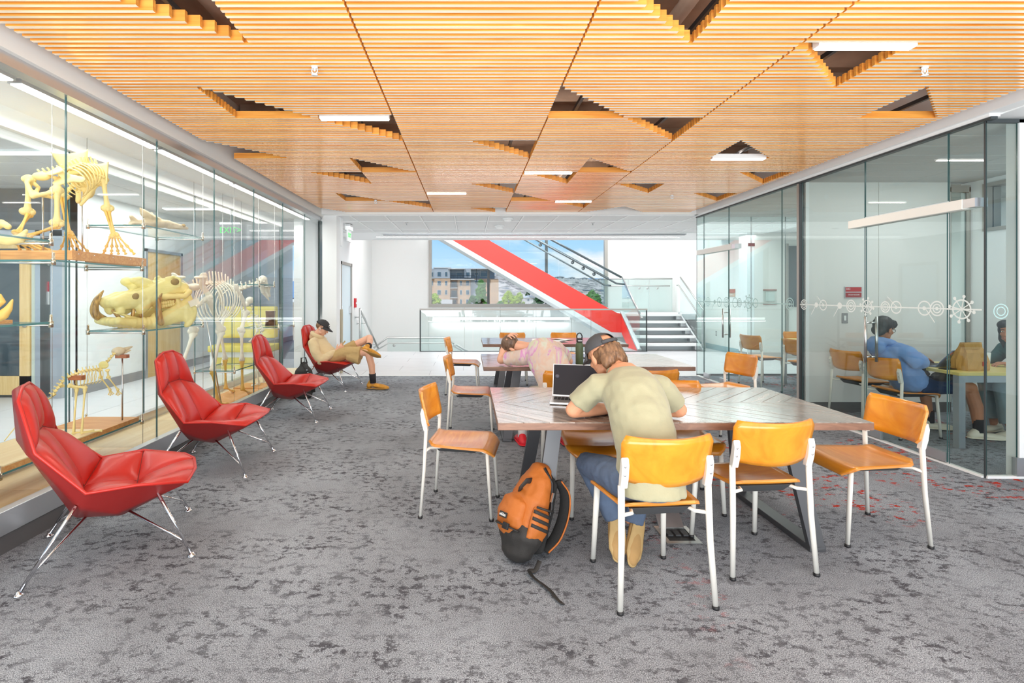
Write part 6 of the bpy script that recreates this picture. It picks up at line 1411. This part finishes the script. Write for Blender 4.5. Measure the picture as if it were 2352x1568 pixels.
MB().box(-.10, .10, -.11, -.08, 0, .006).box(-.10, .10, .08, .11, 0, .006).box(-.10, -.075, -.08, .08, 0, .006).box(.075, .10, -.08, .08, 0, .006).build('frame', steel, fb); MB().box(-.075, .075, -.08, .08, .0, .003).build('well', blackp, fb)
for x in (-.045, 0, .045): MB().box(x-.015, x+.015, -.02, .04, .003, .012).build('outlet', greypan, fb, bevel=.002)
MB().box(-.075, .075, -.004, .004, 0, .10, 0, Matrix.Translation((0, .085, .006)) @ Matrix.Rotation(R(-50), 4, 'X')).build('lid', alum, fb)
# ---- study room things
kraft = mat('kraft_paper', lin(196, 150, 84), .8, bump=.5, bscale=22, var=.08)
pb2 = thing('paper_bag', 'crumpled brown paper bag with small red square logo on study room table', 'bag', (4.80, 4.90, .70), R(8))
mb = MB(); vs = []; rows = [(0, .125, .075), (.02, .13, .08), (.09, .126, .076), (.17, .115, .055), (.215, .105, .03), (.262, .112, .014)]
for z, a, b_ in rows:
    for j in range(24):
        t = 2*PI*j/24; c, s = math.cos(t), math.sin(t); k = 1/max(abs(c), abs(s))**.85
        n_ = noise.noise(Vector((c*2, s*2, z*14)))*.012; vs.append(((a+n_)*c*k, (b_+n_)*s*k, z))
mb.add(vs, [(i*24+j, i*24+(j+1) % 24, (i+1)*24+(j+1) % 24, (i+1)*24+j) for i in range(5) for j in range(24)]+[tuple(reversed(range(24)))], 0, False).build('bag_body', kraft, pb2)
MB().box(-.115, .05, -.045, -.035, .20, .262).build('folded_top', kraft, pb2)
lg_ = MB().box(.035, .085, -.082, -.078, .045, .085).build('logo_patch', mat('logo_red', lin(206, 60, 28), .6), pb2); text('logo_letter', 'm', .055, (.060, -.0835, .066), (R(90), 0, 0), mat('logo_yellow', lin(245, 190, 50), .6), lg_)
cup = thing('paper_cup', 'white paper cup behind the brown bag on the study room table', 'cup', (5.04, 5.0, .70)); MB().lathe([(.032, 0), (.034, .004), (.044, .15), (.044, .152)], n=20).build('cup_body', white, cup); MB().lathe([(.046, .150), (.046, .160), (.038, .166)], n=20).build('lid', pane, cup)
tag(MB().box(-.075, .075, -.036, .036, 0, .009).build('phone', blackp, None, (5.20, 4.82, .70), bevel=.003, rotz=R(12)), 'black phone lying flat near the edge of the study room table', 'phone')
tag(MB().box(-.07, .07, -.035, .035, 0, .009).build('phone', blackp, None, (4.62, 4.93, .70), bevel=.003, rotz=R(5)), 'black phone beside the elbow of the blue hoodie', 'phone')
slate = mat('slate_lid', lin(106, 120, 152), .4)
l2_, ld2, M2 = laptop('laptop', 'open blue grey laptop covered in stickers in the study room', (4.75, 5.12, .70), R(205), slate, scrn, 128, .31, .21)
cols = [lin(236, 226, 196), lin(60, 62, 70), lin(214, 120, 96), lin(232, 200, 90), lin(240, 240, 240), lin(120, 60, 70), lin(90, 140, 130)]
random.seed(11)
for k in range(12):
    x, z, r_ = random.uniform(-.12, .12), random.uniform(.04, .17), random.uniform(.014, .03)
    q = MB().lathe([(r_, 0), (r_, .0008+.0001*k), (r_*.6, .001+.0001*k)], n=14); o_ = q.build('sticker', mat('sticker_%d' % k, cols[k % 7], .5), ld2); o_.data.transform(M2 @ Matrix.Translation((x, .0042, z)) @ Matrix.Rotation(R(-90), 4, 'X') @ Matrix.Diagonal((1, random.uniform(.5, 1), 1, 1)))
sg = thing('room_sign', 'red room sign 332 study room on the grey wall', 'sign', (4.645, 6.19, 1.445)); rsg = mat('sign_red', lin(186, 24, 32), .4)
MB().box(-.105, .105, -.012, 0, -.067, .067).build('sign_back', alum, sg); MB().box(-.098, .092, -.016, -.012, .008, .063).build('sign_plate', rsg, sg); MB().box(-.098, .092, -.0155, -.012, -.06, -.002).build('sign_plate', mat('sign_red_dark', lin(160, 24, 32), .4), sg)
text('room_number', '332', .036, (-.068, -.0165, .040), (R(90), 0, 0), white, sg); text('room_name', 'STUDY ROOM', .021, (0, -.016, -.03), (R(90), 0, 0), white, sg)
sw_ = thing('light_switch', 'grey switch plate on the grey wall behind the door handle', 'switch', (4.545, 6.19, 1.135)); MB().box(-.036, .036, -.006, 0, -.06, .06).build('plate', baseg, sw_, bevel=.002); MB().box(-.012, .012, -.010, -.006, -.03, .03).build('rocker', white, sw_)
ou = thing('wall_outlet', 'small steel outlet plate low on the stair side wall', 'outlet', (6.36, 13.15, .42)); MB().box(-.006, 0, -.036, .036, -.06, .06).build('plate', baseg, ou, bevel=.002); MB().box(-.009, -.006, -.016, .016, -.035, .035).build('socket', white, ou)
s2 = thing('room_sign', 'terracotta stair sign seen through the far glass door', 'sign', (6.355, 12.35, 1.46)); MB().box(-.012, 0, -.14, .14, 0, .09).build('sign_plate', mat('sign_terracotta', lin(190, 104, 78), .5), s2); MB().box(-.010, 0, -.14, .14, -.09, -.01).build('sign_plate', mat('sign_sand', lin(212, 176, 148), .5), s2); text('sign_text', 'STAIR 2', .05, (-.0135, 0, -.05), (R(90), 0, R(-90)), white, s2)
nb = thing('evacuation_notice', 'framed white notice with red top line on the vestibule wall', 'notice', (6.70, 11.395, 1.37)); MB().box(-.15, .15, -.012, 0, -.17, .16).build('frame', pane, nb); MB().box(-.15, .15, -.016, -.0, .14, .16).build('top_line', mat('notice_line', lin(160, 90, 80), .5), nb); MB().box(-.15, .15, -.016, 0, -.17, -.155).build('bottom_line', MATS['notice_line'], nb); MB().box(-.10, .10, -.014, -.012, -.10, .10).build('floor_plan', mat('plan_grey', lin(206, 216, 212), .6), nb)

# ================================================================== outside the window
grd = mat('ground_tan', lin(186, 172, 148), .9, var=.25, vscale=.05)
struct(MB().box(-400, 400, 20, 700, -9.5, -9).build('ground', grd))
def hill(name, y0, y1, x0, x1, prof, m, nx=70, ny=14, rough=1.0):
    mb = MB(); vs = []
    for j in range(ny+1):
        for i in range(nx+1):
            u, v = i/nx, j/ny; x = x0+(x1-x0)*u; y = y0+(y1-y0)*v
            h = -9+(prof(u)+9)*min(1, v*1.25)**.8 + rough*noise.noise(Vector((x*.02, y*.02, 3)))*(1 if v > .05 else 0); vs.append((x, y, h))
    mb.add(vs, [(j*(nx+1)+i, j*(nx+1)+i+1, (j+1)*(nx+1)+i+1, (j+1)*(nx+1)+i) for j in range(ny) for i in range(nx)], 0, True)
    k = len(mb.v); vs2 = [(x0, y0, -12), (x1, y0, -12), (x1, y1, -12), (x0, y1, -12)]; mb.add(vs2, [(3, 2, 1, 0)])
    return struct(mb.build(name, m))
hm, nt, bb = newmat('hill_scrub'); N, L = nt.nodes, nt.links
tc = N.new('ShaderNodeTexCoord'); nz = N.new('ShaderNodeTexNoise'); nz.inputs['Scale'].default_value = .16; nz.inputs['Detail'].default_value = 8; nz.inputs['Roughness'].default_value = .75
mp = N.new('ShaderNodeMapping'); mp.inputs['Scale'].default_value = (1, .35, 2.2); L.new(tc.outputs['Object'], mp.inputs[0]); L.new(mp.outputs[0], nz.inputs['Vector'])
rp = N.new('ShaderNodeValToRGB'); e = rp.color_ramp.elements; e[0].position = .42; e[0].color = lin(96, 96, 88); e[1].position = .56; e[1].color = lin(206, 194, 180); L.new(nz.outputs['Fac'], rp.inputs[0]); L.new(rp.outputs[0], bb.inputs['Base Color']); bb.inputs['Roughness'].default_value = 1
hill('hills', 330, 640, -60, 330, lambda u: 24-5*u+2*math.sin(9*u), hm)
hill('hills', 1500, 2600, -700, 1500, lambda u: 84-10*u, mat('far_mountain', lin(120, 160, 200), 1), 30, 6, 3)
# apartment building
brick = mat('brick_tan', lin(206, 172, 140), .9, var=.15, vscale=.8); gsid = mat('grey_siding', lin(172, 178, 182), .7); dgs = mat('slate_siding', lin(120, 134, 146), .7); winm = mat('far_window', lin(74, 98, 112), .15); lgt = mat('pale_roof_edge', lin(206, 202, 196), .6)
ab = thing('apartment_building', 'four storey tan brick apartment building with grey top floor outside the window', 'building', (0, 150, -9))
def bx_(u): return (960+u/4.523-1076.5)/7.84
def bz_(v): return 1.42+(136-v/4.523)/7.84+9
def bb_(name, u0, u1, v0, v1, y0, y1, m): return MB().box(bx_(u0), bx_(u1), y0, y1, bz_(v1), bz_(v0)).build(name, m, ab)
for n_, a in (('wall', (60, 835, 450, 800, 1.5, 14, brick)), ('wall', (170, 335, 445, 800, 0, 1.5, brick)), ('wall', (412, 545, 460, 800, -.6, 1.5, brick)), ('wall', (755, 838, 460, 800, 0, 1.5, brick)), ('top_floor', (125, 800, 352, 452, 2.2, 12, dgs)), ('top_floor', (170, 332, 340, 446, -.1, 2.2, gsid)), ('top_floor', (60, 172, 345, 450, 1.0, 3, gsid)), ('top_floor', (480, 552, 345, 440, .4, 2.2, gsid)),
            ('roof_slab', (312, 490, 346, 354, -1.2, 3, lgt)), ('roof_slab', (545, 808, 346, 354, -1.2, 3, lgt)), ('roof_slab', (160, 340, 335, 341, -.3, 3, lgt)), ('balcony_slab', (340, 585, 455, 464, -1.6, 2, lgt)), ('balcony_slab', (335, 413, 545, 552, -1.0, 1.6, lgt)), ('balcony_slab', (335, 413, 646, 653, -1.0, 1.6, lgt)), ('bay_wall', (545, 640, 462, 800, .6, 1.6, gsid)), ('annex', (240, 362, 668, 800, -6, -1, lgt))):
    bb_(n_, *a)
def win(u0, u1, v0, v1, y): w_ = bb_('window', u0-3, u1+3, v0-3, v1+3, y-.08, y+.1, lgt); MB().box(bx_(u0), bx_(u1), y-.14, y-.08, bz_(v1), bz_(v0)).build('pane', winm, w_)
for u0, u1 in ((203, 237), (283, 303)):
    for v0, v1, y in ((380, 424, -.1), (478, 521, 0), (572, 616, 0), (668, 712, 0)): win(u0, u1, v0, v1, y)
for u0, u1 in ((438, 456), (502, 532)):
    for v0, v1 in ((478, 521), (572, 616), (668, 712)): win(u0, u1, v0, v1, -.6)
for a in ((400, 456, 382, 424, 2.2), (502, 536, 384, 426, .4), (592, 626, 384, 410, 2.2), (652, 722, 366, 426, 2.2), (346, 400, 482, 542, 1.5), (346, 400, 576, 642, 1.5), (366, 396, 672, 714, 1.5), (132, 152, 384, 424, 1.0), (132, 152, 478, 520, 1.5), (592, 626, 470, 505, .6)): win(*a)
for u0, u1, v0, v1, y in ((340, 585, 420, 455, -1.55), (335, 413, 514, 545, -.95), (335, 413, 614, 646, -.95)):
    rl = bb_('balcony_rail', u0, u1, v0, v0+3, y, y+.06, darkm); 
    for k in range(8): u = u0+(u1-u0)*k/7; MB().box(bx_(u)-.03, bx_(u)+.03, y, y+.06, bz_(v1), bz_(v0)).build('baluster', darkm, rl)
bb_('roof_pole', 604, 611, 352, 520, -1.1, -.9, darkm)
# trees and houses
leafA = mat('leaf_green', lin(74, 124, 40), .8, var=.4, vscale=2.5); leafB = mat('leaf_yellow_green', lin(150, 172, 36), .8, var=.4, vscale=2.5); leafC = mat('leaf_deep_green', lin(50, 96, 44), .8, var=.4, vscale=2.5); trunkm = mat('trunk_brown', lin(96, 78, 60), .9)
def tree(lab, px, ytop, wpx, Y, m, seed, pine_=False):
    random.seed(seed); k = 1176/Y; x = (px-1076.5)/k; zt = EYE+(676-ytop)/k; w = wpx/k; t = thing('tree', lab, 'tree', (x, Y, -9)); hgt = zt+9; ch = min(hgt*.8, w*1.7 if not pine_ else w*2.2)
    MB().tube([(0, 0, 0), (.1, 0, hgt*.5), (0, .1, hgt*.85)], [.28, .2, .1], 8).build('trunk', trunkm, t); mb = MB()
    for q in range(150):
        f = random.random(); a = random.uniform(0, 2*PI); prof = math.sin(PI*min(1, .18+.82*f))**.7 if not pine_ else (1-f)**.65
        rr = w/2*prof*random.uniform(.5, 1.0); c = Vector((rr*math.cos(a), rr*math.sin(a), hgt-ch+ch*f*.96)); s = w*random.uniform(.06, .12)
        o0 = len(mb.v); mb.ell(c, (s, s, s*.8), nu=7, nv=5)
        for i in range(o0, len(mb.v)): v = Vector(mb.v[i]); mb.v[i] = tuple(v+(v-c)*random.uniform(-.35, .45))
    mb.sm = [False]*len(mb.sm); mb.build('crown', m, t)
for a in (('dense green pine tree in front of the brick building', 1105, 641, 58, 70, leafA, 1, True), ('yellow green bushy tree right of the pine outside', 1168, 668, 44, 78, leafB, 2), ('second yellow green tree between pine and red stringer', 1192, 672, 40, 84, leafB, 3), ('dark green tree under the red stringer outside', 1237, 676, 30, 80, leafC, 4),
          ('yellow leaved tree at the corner of the window frame outside', 999, 672, 34, 60, leafB, 5), ('green broad tree at the end of the window beside the stair rails', 1362, 666, 66, 75, leafA, 6), ('small green tree low beside the brick building', 1150, 690, 30, 66, leafA, 7), ('round green tree at the foot of the pine', 1086, 678, 34, 64, leafC, 8), ('far dark tree below the hill', 1212, 668, 12, 160, leafC, 9)): tree(*a)
for k, (px, y0, y1, w, Y) in enumerate([(1216, 678, 694, 26, 140), (1284, 634, 641, 20, 380), (1312, 636, 642, 14, 400), (1340, 637, 643, 16, 420), (1376, 639, 645, 14, 420), (1150, 629, 634, 12, 420)]):
    s = 1176/Y; x = (px-1076.5)/s; z0 = EYE+(676-y1)/s; z1 = EYE+(676-y0)/s; hw = w/s/2; b_ = z0+9 if Y < 200 else 2.5
    h_ = thing('house', 'small pale house ' + ['among the trees under the red stringer', 'on the hill ridge beside the window mullion', 'on the hill ridge, second from the mullion', 'on the hill ridge, third from the mullion', 'on the hill ridge near the window end', 'on the hill above the brick building'][k], 'house', (x, Y, z0-b_), group='houses outside')
    MB().box(-hw, hw, -4, 4, 0, b_+(z1-z0)*.65).build('wall', lgt, h_); MB().prism([(-hw*1.1, b_+(z1-z0)*.65), (hw*1.1, b_+(z1-z0)*.65), (0, b_+(z1-z0))], -4.4, 4.4, 'xz').build('roof', gsid, h_)
    for q in (-.5, .5): MB().box(hw*(q-.16), hw*(q+.16), -4.05, -4, b_+(z1-z0)*.2, b_+(z1-z0)*.5).build('window', winm, h_)
